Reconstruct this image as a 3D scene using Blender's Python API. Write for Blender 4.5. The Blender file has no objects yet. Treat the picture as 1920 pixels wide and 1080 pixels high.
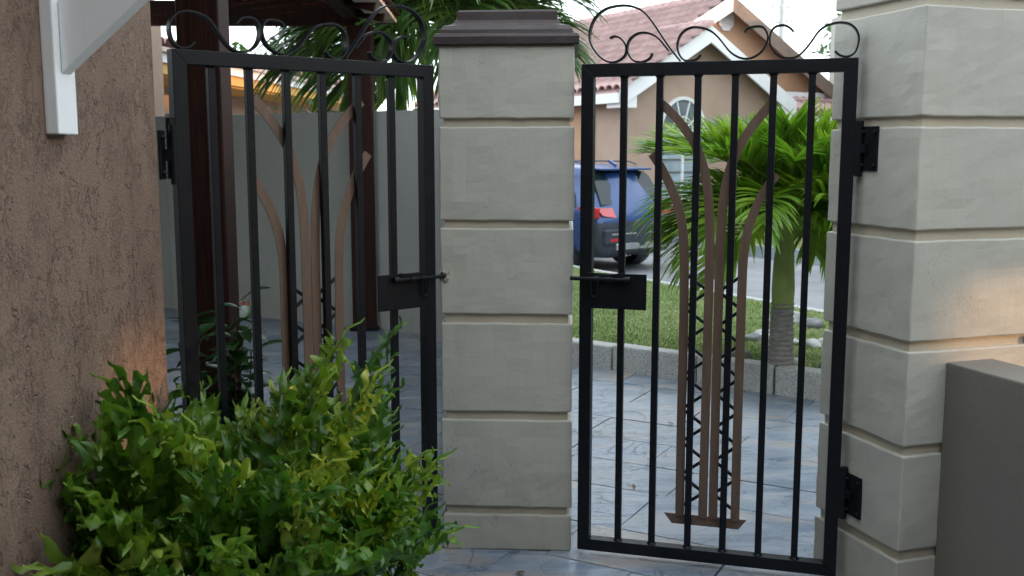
import bpy, bmesh, math, random
import numpy as np
from mathutils import Vector, Matrix, noise as mnoise

rad = math.radians
scene = bpy.context.scene
COL = scene.collection
rnd = random.Random(7)

# ------------------------------------------------------------------ camera, world, sun, exposure
cam_data = bpy.data.cameras.new('camera')
cam = bpy.data.objects.new('camera', cam_data)
COL.objects.link(cam)
cam.location = (0, 0, 1.7)
cam.rotation_euler = (rad(90 - 7.66), 0, 0)
cam_data.sensor_width = 36
cam_data.lens = 1896 / 1920 * 36
cam_data.clip_start = 0.05
cam_data.clip_end = 2000
cam_data.dof.use_dof = True
cam_data.dof.focus_distance = 4.2
cam_data.dof.aperture_fstop = 5.0
scene.camera = cam

SUN_DIR = Vector((0.95, -0.30, 0.126)).normalized()          # towards the sun
sun_el = math.asin(SUN_DIR.z)
sun_az = math.atan2(SUN_DIR.x, SUN_DIR.y)                    # clockwise from +Y
world = bpy.data.worlds.new('World')
scene.world = world
world.use_nodes = True
wt = world.node_tree
wt.nodes.clear()
w_out = wt.nodes.new('ShaderNodeOutputWorld')
w_sky = wt.nodes.new('ShaderNodeTexSky')
w_sky.sky_type = 'NISHITA'
w_sky.sun_disc = False
w_sky.sun_elevation = sun_el
w_sky.sun_rotation = sun_az
w_bg = wt.nodes.new('ShaderNodeBackground')
w_bg.inputs['Strength'].default_value = 0.10
wt.links.new(w_sky.outputs[0], w_bg.inputs['Color'])
w_veil = wt.nodes.new('ShaderNodeBackground')                # thin bright cloud veil, even all round
w_veil.inputs['Color'].default_value = (0.85, 0.935, 1.0, 1)
w_veil.inputs['Strength'].default_value = 1.85
w_add = wt.nodes.new('ShaderNodeAddShader')
wt.links.new(w_bg.outputs[0], w_add.inputs[0])
wt.links.new(w_veil.outputs[0], w_add.inputs[1])
wt.links.new(w_add.outputs[0], w_out.inputs['Surface'])

sun_data = bpy.data.lights.new('sun', 'SUN')
sun_data.energy = 1.9
sun_data.angle = rad(1.3)
sun_data.color = (1.0, 0.55, 0.26)
sun = bpy.data.objects.new('sun', sun_data)
COL.objects.link(sun)
sun.rotation_euler = SUN_DIR.to_track_quat('Z', 'Y').to_euler()

vs = scene.view_settings
vs.view_transform = 'Standard'
vs.look = 'None'
vs.gamma = 1
vs.exposure = 0.48
vs.use_curve_mapping = False
scene.cycles.max_bounces = 8
scene.cycles.transparent_max_bounces = 8

# ------------------------------------------------------------------ material helpers
class NT:
    def __init__(self, name):
        self.m = bpy.data.materials.new(name)
        self.m.use_nodes = True
        self.t = self.m.node_tree
        self.t.nodes.clear()
        self.out = self.t.nodes.new('ShaderNodeOutputMaterial')
        self.bsdf = self.t.nodes.new('ShaderNodeBsdfPrincipled')
        self.t.links.new(self.bsdf.outputs[0], self.out.inputs['Surface'])
        self.tc = self.t.nodes.new('ShaderNodeTexCoord')
        self.geo = self.t.nodes.new('ShaderNodeNewGeometry')
        self.oi = self.t.nodes.new('ShaderNodeObjectInfo')
    def link(self, a, b): self.t.links.new(a, b)
    def put(self, node, key, v):
        s = node.inputs[key]
        if isinstance(v, bpy.types.NodeSocket): self.link(v, s)
        elif isinstance(v, (tuple, list)) and s.type == 'RGBA' and len(v) == 3: s.default_value = (*v, 1)
        else: s.default_value = v
    def vec(self, kind='world', scale=(1, 1, 1), rot=(0, 0, 0), add=None):
        src = self.geo.outputs['Position'] if kind == 'world' else self.tc.outputs['Object']
        mp = self.t.nodes.new('ShaderNodeMapping')
        mp.inputs['Scale'].default_value = scale
        mp.inputs['Rotation'].default_value = rot
        self.link(src, mp.inputs['Vector'])
        if add is not None:
            va = self.t.nodes.new('ShaderNodeVectorMath'); va.operation = 'ADD'
            self.link(mp.outputs[0], va.inputs[0])
            cb = self.t.nodes.new('ShaderNodeCombineXYZ')
            for k in 'XYZ': self.link(add, cb.inputs[k])
            self.link(cb.outputs[0], va.inputs[1])
            return va.outputs[0]
        return mp.outputs[0]
    def noise(self, vec, scale, detail=4, rough=0.55, dist=0.0):
        n = self.t.nodes.new('ShaderNodeTexNoise')
        self.link(vec, n.inputs['Vector'])
        n.inputs['Scale'].default_value = scale
        n.inputs['Detail'].default_value = detail
        n.inputs['Roughness'].default_value = rough
        n.inputs['Distortion'].default_value = dist
        return n.outputs[0]
    def voronoi(self, vec, scale, feature='F1', out=0):
        n = self.t.nodes.new('ShaderNodeTexVoronoi'); n.feature = feature
        self.link(vec, n.inputs['Vector']); n.inputs['Scale'].default_value = scale
        return n.outputs[out]
    def ramp(self, fac, stops, interp='LINEAR'):
        n = self.t.nodes.new('ShaderNodeValToRGB'); n.color_ramp.interpolation = interp
        e = n.color_ramp.elements
        while len(e) < len(stops): e.new(0.5)
        for el, (p, c) in zip(e, stops):
            el.position = p
            el.color = (c, c, c, 1) if isinstance(c, (int, float)) else (*c, 1)
        self.link(fac, n.inputs[0])
        return n.outputs[0]
    def mix(self, fac, a, b, mode='MIX'):
        n = self.t.nodes.new('ShaderNodeMix'); n.data_type = 'RGBA'; n.blend_type = mode
        for i, v in ((0, fac), (6, a), (7, b)):
            s = n.inputs[i]
            if isinstance(v, bpy.types.NodeSocket): self.link(v, s)
            elif isinstance(v, (tuple, list)): s.default_value = (*v, 1) if len(v) == 3 else v
            else: s.default_value = v
        return n.outputs[2]
    def math(self, op, a, b=0.0, clamp=False):
        n = self.t.nodes.new('ShaderNodeMath'); n.operation = op; n.use_clamp = clamp
        for i, v in ((0, a), (1, b)):
            if isinstance(v, bpy.types.NodeSocket): self.link(v, n.inputs[i])
            else: n.inputs[i].default_value = v
        return n.outputs[0]
    def bump(self, h, strength=0.3, dist=0.01, prev=None):
        n = self.t.nodes.new('ShaderNodeBump')
        n.inputs['Strength'].default_value = strength
        n.inputs['Distance'].default_value = dist
        self.link(h, n.inputs['Height'])
        if prev is not None: self.link(prev, n.inputs['Normal'])
        return n.outputs[0]
    def set(self, **kw):
        names = dict(color='Base Color', rough='Roughness', metal='Metallic', normal='Normal', spec='Specular IOR Level',
                     coat='Coat Weight', trans='Transmission Weight', alpha='Alpha', ior='IOR', coat_rough='Coat Roughness')
        for k, v in kw.items(): self.put(self.bsdf, names[k], v)
        return self

def m_plain(name, color, rough=0.6, metal=0.0, var=0.25, scale=6.0, bump=0.1, kind='object', bscale=40, **kw):
    n = NT(name)
    v = n.vec(kind, add=n.oi.outputs['Random'] if kind == 'object' else None)
    f = n.noise(v, scale, 5)
    lo = tuple(c * (1 - var) for c in color); hi = tuple(min(1, c * (1 + var)) for c in color)
    n.set(color=n.ramp(f, [(0.3, lo), (0.7, hi)]), metal=metal, **kw)
    n.set(rough=n.ramp(n.noise(v, scale * 2.3, 3), [(0.3, max(0, rough - 0.08)), (0.7, min(1, rough + 0.08))]))
    if bump: n.set(normal=n.bump(n.noise(v, bscale, 4), bump, 0.004))
    return n.m

M = {}
# smooth painted render of the gate pillars: roller texture, drips, scuffs, grime
def m_pillar(name, base, warm):
    n = NT(name)
    v = n.vec('world')
    big = n.noise(v, 2.2, 5, 0.6)
    drip = n.noise(n.vec('world', (9, 9, 1.1)), 1.6, 5, 0.65)
    c = n.mix(n.ramp(big, [(0.35, 0.0), (0.7, 1.0)]), base, warm)
    c = n.mix(n.math('MULTIPLY', n.ramp(drip, [(0.52, 0.0), (0.72, 1.0)]), 0.16), c, tuple(x * 0.72 for x in base))
    sc = n.noise(v, 34, 6, 0.7)
    c = n.mix(n.math('MULTIPLY', n.ramp(sc, [(0.62, 0.0), (0.76, 1.0)]), 0.22), c, tuple(x * 1.25 for x in base))
    speck = n.noise(v, 95, 3, 0.7)
    c = n.mix(n.ramp(speck, [(0.70, 0.0), (0.76, 0.35)]), c, tuple(x * 0.45 for x in base))
    sepz = n.t.nodes.new('ShaderNodeSeparateXYZ'); n.link(n.geo.outputs['Position'], sepz.inputs[0])
    splash = n.math('ADD', sepz.outputs['Z'], n.math('MULTIPLY', n.noise(v, 9, 5, 0.65), -0.42))
    c = n.mix(n.math('MULTIPLY', n.ramp(splash, [(0.0, 1.0), (0.22, 0.0)]), 0.25), c, (0.19, 0.165, 0.125))
    hair = n.math('ABSOLUTE', n.math('SUBTRACT', n.noise(v, 3.1, 6, 0.6, 0.8), 0.5))
    hk = n.math('MULTIPLY', n.ramp(hair, [(0.0, 1.0), (0.0035, 0.0)]), n.ramp(n.noise(v, 2.4, 2), [(0.52, 0.0), (0.60, 0.7)]))
    c = n.mix(hk, c, tuple(x * 0.45 for x in base))
    patch = n.noise(v, 4.6, 3, 0.5, 0.6)
    c = n.mix(n.math('MULTIPLY', n.ramp(patch, [(0.56, 0.0), (0.60, 1.0)]), 0.09), c, tuple(x * 1.18 for x in warm))
    pit = n.noise(v, 160, 4, 0.6)
    trow = n.noise(n.vec('world', (1.0, 1.0, 1.5)), 11, 7, 0.66, 0.5)
    h = n.math('ADD', n.math('MULTIPLY', pit, 0.35), n.math('MULTIPLY', trow, 1.0))
    h = n.math('ADD', h, n.math('MULTIPLY', n.ramp(sc, [(0.6, 0.0), (0.7, 1.0)]), 0.25))
    n.set(color=c, rough=0.55, normal=n.bump(h, 0.28, 0.006))
    return n.m
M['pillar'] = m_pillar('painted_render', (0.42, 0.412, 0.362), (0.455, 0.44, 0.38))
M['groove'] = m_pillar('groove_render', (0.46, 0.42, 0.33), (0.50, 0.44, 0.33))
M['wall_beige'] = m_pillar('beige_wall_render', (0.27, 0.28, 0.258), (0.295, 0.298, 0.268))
M['low_wall'] = m_pillar('low_wall_render', (0.150, 0.141, 0.122), (0.170, 0.158, 0.135))  # pillar render darkened: the wall's shade is put into its colour

def m_stucco():
    n = NT('rough_brown_stucco')
    v = n.vec('world')
    vz = n.vec('world', (1, 1, 0.42))
    c0 = n.noise(n.vec('world', (1, 1.6, 0.35)), 2.6, 6, 0.62)
    c = n.ramp(c0, [(0.28, (0.205, 0.138, 0.104)), (0.52, (0.240, 0.166, 0.124)), (0.75, (0.285, 0.206, 0.148))])
    red = n.noise(v, 6.5, 4, 0.6)
    c = n.mix(n.ramp(red, [(0.55, 0.0), (0.72, 0.55)]), c, (0.250, 0.152, 0.122))
    oc = n.noise(n.vec('world', (1, 1.4, 0.5)), 4.2, 5, 0.6)
    c = n.mix(n.ramp(oc, [(0.58, 0.0), (0.74, 0.5)]), c, (0.36, 0.275, 0.180))
    # dragged worm marks: thin curved furrows
    wz = n.noise(n.vec('world', (1.0, 0.8, 0.40)), 26, 3, 0.5, 1.0)
    worm = n.math('ABSOLUTE', n.math('SUBTRACT', wz, 0.5))
    gate = n.ramp(n.noise(v, 13, 2), [(0.50, 0.0), (0.58, 1.0)])
    furrow = n.math('MULTIPLY', n.ramp(worm, [(0.0, 1.0), (0.026, 0.0)]), gate)
    wz2 = n.noise(n.vec('world', (1.0, 1.0, 0.35)), 52, 3, 0.5, 1.2)
    worm2 = n.math('ABSOLUTE', n.math('SUBTRACT', wz2, 0.47))
    gate2 = n.ramp(n.noise(v, 9, 2, 0.5), [(0.44, 1.0), (0.54, 0.0)])
    furrow2 = n.math('MULTIPLY', n.ramp(worm2, [(0.0, 1.0), (0.04, 0.0)]), n.math('MULTIPLY', gate2, 0.45))
    fur = n.math('MAXIMUM', furrow, furrow2)
    grain = n.noise(v, 120, 5, 0.7)
    lumps = n.noise(vz, 42, 4, 0.65)
    c = n.mix(n.math('MULTIPLY', fur, 0.07), c, (0.13, 0.08, 0.058))
    c = n.mix(n.math('MULTIPLY', n.ramp(grain, [(0.55, 0.0), (0.75, 1.0)]), 0.35), c, (0.47, 0.36, 0.27))
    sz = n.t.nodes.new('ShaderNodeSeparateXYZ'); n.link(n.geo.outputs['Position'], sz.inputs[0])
    foot_shade = n.math('ADD', sz.outputs['Z'], n.math('MULTIPLY', n.noise(n.vec('world', (1, 1, 0.6)), 3.2, 5, 0.6), -0.9))  # darkens towards the wall foot: shade put into the stucco colour
    c = n.mix(n.math('MULTIPLY', n.ramp(foot_shade, [(0.0, 1.0), (0.42, 0.0)]), 0.62), c, (0.062, 0.050, 0.045))
    h = n.math('SUBTRACT', n.math('ADD', n.math('MULTIPLY', grain, 0.75), n.math('MULTIPLY', lumps, 0.35)), n.math('MULTIPLY', fur, 1.0))
    n.set(color=c, rough=0.9, spec=0.25, normal=n.bump(h, 0.9, 0.014))
    return n.m
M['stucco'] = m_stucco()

def m_white_wood():
    n = NT('white_painted_wood')
    v = n.vec('object')
    g = n.noise(n.vec('object', (22, 22, 1.6)), 3, 5, 0.65)
    c = n.mix(n.ramp(g, [(0.55, 0.0), (0.75, 0.3)]), (0.80, 0.82, 0.83), (0.62, 0.64, 0.64))
    dirt = n.noise(v, 14, 5, 0.7)
    c = n.mix(n.ramp(dirt, [(0.64, 0.0), (0.74, 0.35)]), c, (0.40, 0.40, 0.38))
    n.set(color=c, rough=0.42, normal=n.bump(g, 0.15, 0.004))
    return n.m
M['white_wood'] = m_white_wood()

def m_dark_wood():
    n = NT('dark_varnished_wood')
    rn = n.oi.outputs['Random']
    g = n.noise(n.vec('object', (30, 30, 1.2), add=rn), 2.2, 6, 0.65, 0.6)
    c = n.ramp(g, [(0.30, (0.015, 0.007, 0.006)), (0.55, (0.032, 0.014, 0.011)), (0.75, (0.056, 0.025, 0.020))])
    n.set(color=c, rough=n.ramp(g, [(0.3, 0.48), (0.7, 0.62)]), spec=0.12, normal=n.bump(g, 0.2, 0.003))
    return n.m
M['dark_wood'] = m_dark_wood()

def m_iron():
    n = NT('black_painted_iron')
    v = n.vec('object')
    f = n.noise(v, 25, 5, 0.6)
    c = n.ramp(f, [(0.3, (0.0035, 0.0046, 0.0072)), (0.7, (0.0064, 0.0080, 0.0115))])
    chip = n.noise(v, 38, 4, 0.6)
    c = n.mix(n.ramp(chip, [(0.76, 0.0), (0.79, 0.7)]), c, (0.16, 0.15, 0.145))
    dust = n.noise(v, 7, 5, 0.65)
    c = n.mix(n.ramp(dust, [(0.5, 0.0), (0.8, 0.10)]), c, (0.06, 0.06, 0.06))
    n.set(color=c, rough=n.ramp(n.noise(v, 60, 3), [(0.3, 0.36), (0.7, 0.5)]), spec=0.24, normal=n.bump(n.noise(v, 150, 3), 0.16, 0.003))
    return n.m
M['iron'] = m_iron()
def m_bronze():
    n = NT('bronze_painted_iron')
    v = n.vec('object')
    f = n.noise(n.vec('object', (8, 8, 1)), 6, 5, 0.6)
    c = n.ramp(f, [(0.3, (0.118, 0.076, 0.053)), (0.7, (0.165, 0.108, 0.076))])
    chip = n.noise(v, 32, 4, 0.6)
    c = n.mix(n.ramp(chip, [(0.74, 0.0), (0.77, 0.8)]), c, (0.06, 0.035, 0.025))
    n.set(color=c, rough=0.5, metal=0.15, normal=n.bump(n.noise(v, 120, 3), 0.12, 0.002))
    return n.m
M['bronze'] = m_bronze()
M['cap'] = m_plain('maroon_painted_concrete', (0.031, 0.019, 0.019), 0.48, var=0.35, scale=9, bump=0.3, bscale=55)

def m_slate():
    n = NT('blue_grey_slate')
    rn = n.oi.outputs['Random']
    v = n.vec('world', add=n.math('MULTIPLY', rn, 17.0))
    vs_ = n.vec('world', (0.55, 1.7, 1.0), (0, 0, rad(-8)), add=n.math('MULTIPLY', rn, 9.0))
    a = n.noise(vs_, 3.1, 7, 0.62, 0.7)
    c = n.ramp(a, [(0.24, (0.068, 0.098, 0.140)), (0.40, (0.132, 0.174, 0.235)), (0.52, (0.208, 0.246, 0.302)), (0.64, (0.280, 0.298, 0.330)), (0.8, (0.36, 0.32, 0.28))])
    tan_ = n.noise(vs_, 1.9, 5, 0.6, 0.5)
    c = n.mix(n.ramp(tan_, [(0.54, 0.0), (0.66, 0.7)]), c, (0.345, 0.275, 0.220))
    teal = n.noise(v, 2.3, 4, 0.6)
    c = n.mix(n.ramp(teal, [(0.60, 0.0), (0.75, 0.55)]), c, (0.110, 0.185, 0.215))
    fine = n.noise(v, 46, 6, 0.7)
    c = n.mix(n.math('MULTIPLY', n.ramp(fine, [(0.5, 0.0), (0.72, 1.0)]), 0.35), c, (0.30, 0.30, 0.30))
    tone = n.ramp(rn, [(0.0, 0.86), (1.0, 1.10)])
    c = n.mix(1.0, c, tone, 'MULTIPLY')
    # cleft ridges
    ridge = n.noise(vs_, 5.0, 8, 0.62, 1.1)
    step = n.ramp(ridge, [(0.36, 0.0), (0.40, 0.25), (0.47, 0.3), (0.50, 0.6), (0.58, 0.65), (0.61, 1.0)])
    crack = n.math('ABSOLUTE', n.math('SUBTRACT', n.noise(v, 1.7, 5, 0.55, 0.9), 0.5))
    ck = n.ramp(crack, [(0.0, 1.0), (0.006, 0.0)])
    c = n.mix(n.math('MULTIPLY', ck, 0.6), c, (0.035, 0.035, 0.04))
    h = n.math('ADD', step, n.math('MULTIPLY', fine, 0.16))
    h = n.math('SUBTRACT', h, n.math('MULTIPLY', ck, 0.5))
    n.set(color=c, rough=n.ramp(a, [(0.3, 0.26), (0.7, 0.46)]), spec=0.6, normal=n.bump(h, 0.5, 0.009))
    return n.m
M['slate'] = m_slate()
M['grout'] = m_plain('dark_joint', (0.15, 0.155, 0.165), 0.9, kind='world', scale=9)

def m_granite():
    n = NT('speckled_concrete')
    rn = n.oi.outputs['Random']
    v = n.vec('world', add=rn)
    s = n.noise(v, 90, 4, 0.75)
    c = n.ramp(s, [(0.36, (0.16, 0.16, 0.165)), (0.46, (0.40, 0.395, 0.385)), (0.62, (0.56, 0.555, 0.54))])
    st = n.noise(v, 6, 5, 0.6)
    c = n.mix(n.ramp(st, [(0.5, 0.0), (0.72, 0.55)]), c, (0.30, 0.285, 0.25))
    n.set(color=c, rough=0.85, normal=n.bump(s, 0.4, 0.006))
    return n.m
M['granite'] = m_granite()
M['kerb_grey'] = m_plain('blue_grey_concrete', (0.23, 0.255, 0.285), 0.85, var=0.25, scale=3, kind='world', bump=0.25)
M['asphalt'] = m_plain('pale_road_concrete', (0.235, 0.240, 0.252), 0.8, var=0.22, scale=1.1, kind='world', bump=0.3, bscale=120)

def m_grass_base():
    n = NT('lawn_soil')
    v = n.vec('world')
    f = n.noise(v, 2.2, 6, 0.65)
    c = n.ramp(f, [(0.3, (0.110, 0.150, 0.045)), (0.55, (0.200, 0.220, 0.085)), (0.75, (0.300, 0.265, 0.150))])
    n.set(color=c, rough=0.95, spec=0.1, normal=n.bump(n.noise(v, 90, 4, 0.7), 0.8, 0.02))
    return n.m
M['lawn'] = m_grass_base()

def m_leaf(name, dark, mid, light, rough=0.38, trans=0.3, scale=5.0, yellow=None):
    n = NT(name)
    rn = n.oi.outputs['Random']
    v = n.vec('object', add=n.math('MULTIPLY', rn, 13.0))
    f = n.math('ADD', n.math('MULTIPLY', n.noise(v, scale, 4, 0.6), 0.75), n.math('MULTIPLY', rn, 0.30))
    c = n.ramp(f, [(0.30, dark), (0.52, mid), (0.74, light)])
    if yellow: c = n.mix(n.ramp(n.noise(v, scale * 0.8, 3, 0.5), [(0.60, 0.0), (0.76, 0.8)]), c, yellow)
    n.set(color=c, rough=rough, spec=0.5, normal=n.bump(n.noise(v, 60, 3, 0.6), 0.22, 0.004))
    tr = n.t.nodes.new('ShaderNodeBsdfTranslucent')
    n.link(n.mix(1.0, c, (1.15, 1.25, 0.6), 'MULTIPLY'), tr.inputs['Color'])
    mx = n.t.nodes.new('ShaderNodeMixShader'); mx.inputs[0].default_value = trans
    n.link(n.bsdf.outputs[0], mx.inputs[1]); n.link(tr.outputs[0], mx.inputs[2])
    n.link(mx.outputs[0], n.out.inputs['Surface'])
    return n.m
M['fern'] = m_leaf('fern_leaf', (0.028, 0.088, 0.014), (0.078, 0.185, 0.022), (0.185, 0.300, 0.036), 0.34, 0.38)
M['fern_young'] = m_leaf('young_fern_leaf', (0.075, 0.180, 0.022), (0.160, 0.275, 0.034), (0.310, 0.370, 0.060), 0.36, 0.38)
M['fern_old'] = m_leaf('faded_fern_leaf', (0.200, 0.220, 0.090), (0.290, 0.300, 0.140), (0.370, 0.360, 0.190), 0.55, 0.2)
M['stipe'] = m_plain('fern_stipe', (0.075, 0.085, 0.022), 0.5, var=0.4, scale=8, bump=0)
M['palm_leaf'] = m_leaf('palm_leaflet', (0.055, 0.135, 0.016), (0.130, 0.250, 0.027), (0.270, 0.380, 0.045), 0.34, 0.46, 3.0, (0.26, 0.27, 0.04))
M['palm_dark'] = m_leaf('tall_palm_leaflet', (0.034, 0.082, 0.024), (0.064, 0.140, 0.034), (0.130, 0.205, 0.050), 0.36, 0.4, 2.0, (0.17, 0.20, 0.05))
M['rachis'] = m_plain('palm_rachis', (0.16, 0.20, 0.045), 0.45, var=0.3, scale=6, bump=0)
M['shrub_leaf'] = m_leaf('glossy_shrub_leaf', (0.010, 0.038, 0.010), (0.022, 0.070, 0.016), (0.045, 0.110, 0.022), 0.28, 0.2)
M['tree_leaf'] = m_leaf('tree_leaf', (0.022, 0.060, 0.014), (0.040, 0.100, 0.024), (0.070, 0.140, 0.034), 0.5, 0.3, 1.2)
M['crownshaft'] = m_plain('green_crownshaft', (0.24, 0.30, 0.075), 0.42, var=0.3, scale=4, bump=0.1)
def m_trunk():
    n = NT('ringed_palm_trunk')
    v = n.vec('object')
    f = n.noise(n.vec('object', (3, 3, 14)), 4, 5, 0.65)
    c = n.ramp(f, [(0.3, (0.17, 0.145, 0.130)), (0.55, (0.29, 0.265, 0.245)), (0.75, (0.38, 0.36, 0.33))])
    n.set(color=c, rough=0.85, normal=n.bump(n.math('ADD', f, n.noise(v, 60, 4)), 0.5, 0.008))
    return n.m
M['trunk'] = m_trunk()
M['bark'] = m_plain('rough_bark', (0.10, 0.075, 0.055), 0.9, var=0.4, scale=8, bump=0.6)
M['rock'] = m_plain('pale_garden_rock', (0.42, 0.42, 0.40), 0.85, var=0.4, scale=7, bump=0.6, bscale=22)
M['rock_dark'] = m_plain('grey_garden_rock', (0.17, 0.175, 0.18), 0.85, var=0.4, scale=7, bump=0.6, bscale=22)
M['peach'] = m_plain('peach_house_paint', (0.44, 0.315, 0.245), 0.8, var=0.08, scale=1.5, kind='world', bump=0.15)
M['peach2'] = m_plain('orange_house_paint', (0.50, 0.30, 0.185), 0.8, var=0.08, scale=1.5, kind='world', bump=0.15)
M['white_trim'] = m_plain('white_trim_paint', (0.78, 0.78, 0.78), 0.5, var=0.05, scale=3, kind='world', bump=0.05)
M['soffit'] = m_plain('brown_soffit', (0.20, 0.145, 0.115), 0.8, var=0.15, scale=3, kind='world')
M['yellow'] = m_plain('yellow_fascia_paint', (0.60, 0.33, 0.075), 0.6, var=0.12, scale=3, kind='world')
M['tile'] = m_plain('pink_clay_tile', (0.405, 0.265, 0.250), 0.85, var=0.22, scale=3.0, bump=0.3)
M['tile_pale'] = m_plain('pale_roof_tile', (0.60, 0.47, 0.42), 0.8, var=0.25, scale=5, bump=0.3)
M['pane'] = m_plain('curtained_glass', (0.30, 0.37, 0.42), 0.12, var=0.25, scale=2, bump=0, spec=0.7)
M['pane_dark'] = m_plain('dark_glass', (0.14, 0.17, 0.19), 0.08, var=0.3, scale=2, bump=0, spec=0.8)
M['pole'] = m_plain('grey_pole_concrete', (0.42, 0.45, 0.48), 0.8, var=0.1)
M['wire'] = m_plain('black_wire', (0.02, 0.02, 0.02), 0.6, bump=0)
M['car_paint'] = m_plain('blue_car_paint', (0.018, 0.062, 0.200), 0.32, metal=0.1, var=0.05, bump=0, coat=0.35, coat_rough=0.06)
M['car_grey'] = m_plain('dark_bumper_grey', (0.035, 0.045, 0.060), 0.45, var=0.2, bump=0.05)
M['car_glass'] = m_plain('tinted_car_glass', (0.012, 0.024, 0.028), 0.10, var=0.1, bump=0, spec=0.35)
M['chrome'] = m_plain('chrome_trim', (0.62, 0.63, 0.65), 0.22, metal=0.9, var=0.05, bump=0)
M['tail_red'] = m_plain('red_tail_lamp', (0.48, 0.015, 0.02), 0.15, var=0.15, bump=0, coat=0.6)
M['tyre'] = m_plain('black_tyre', (0.018, 0.018, 0.019), 0.8, var=0.2, bump=0.2)
M['plate'] = m_plain('white_number_plate', (0.75, 0.76, 0.77), 0.4, var=0.03, bump=0)
M['ball_white'] = m_plain('white_ball_skin', (0.72, 0.74, 0.80), 0.45, var=0.06, bump=0.1)
M['ball_black'] = m_plain('black_ball_patch', (0.02, 0.02, 0.03), 0.45, bump=0)
M['flower'] = m_plain('red_petal', (0.55, 0.035, 0.015), 0.5, var=0.2, bump=0)
M['plaster_hole'] = m_plain('broken_plaster', (0.30, 0.27, 0.23), 0.95, var=0.5, scale=60, bump=0.8)
M['hole_dark'] = m_plain('hole_shade', (0.03, 0.026, 0.022), 0.95, bump=0)  # dark colour stands in for the shade inside the holes
M['earth'] = m_plain('bare_ground', (0.16, 0.15, 0.10), 0.95, kind='world', scale=0.4, bump=0.3)

# ------------------------------------------------------------------ object helpers
def tag(o, label=None, cat=None, group=None, kind=None):
    if label: o['label'] = label
    if cat: o['category'] = cat
    if group: o['group'] = group
    if kind: o['kind'] = kind
    return o
def empty(name, loc=(0, 0, 0), rz=0.0):
    o = bpy.data.objects.new(name, None)
    o.empty_display_size = 0.1
    COL.objects.link(o)
    o.location = loc
    o.rotation_euler = (0, 0, rz)
    return o
def link_mesh(name, me, mats, parent=None):
    if not isinstance(mats, (list, tuple)): mats = [mats]
    if not me.materials:
        for m in mats: me.materials.append(m)
    o = bpy.data.objects.new(name, me)
    COL.objects.link(o)
    if parent is not None: o.parent = parent
    return o
def copy_obj(o, parent=None):
    c = o.copy(); COL.objects.link(c)
    if parent is not None: c.parent = parent
    return c

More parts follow.
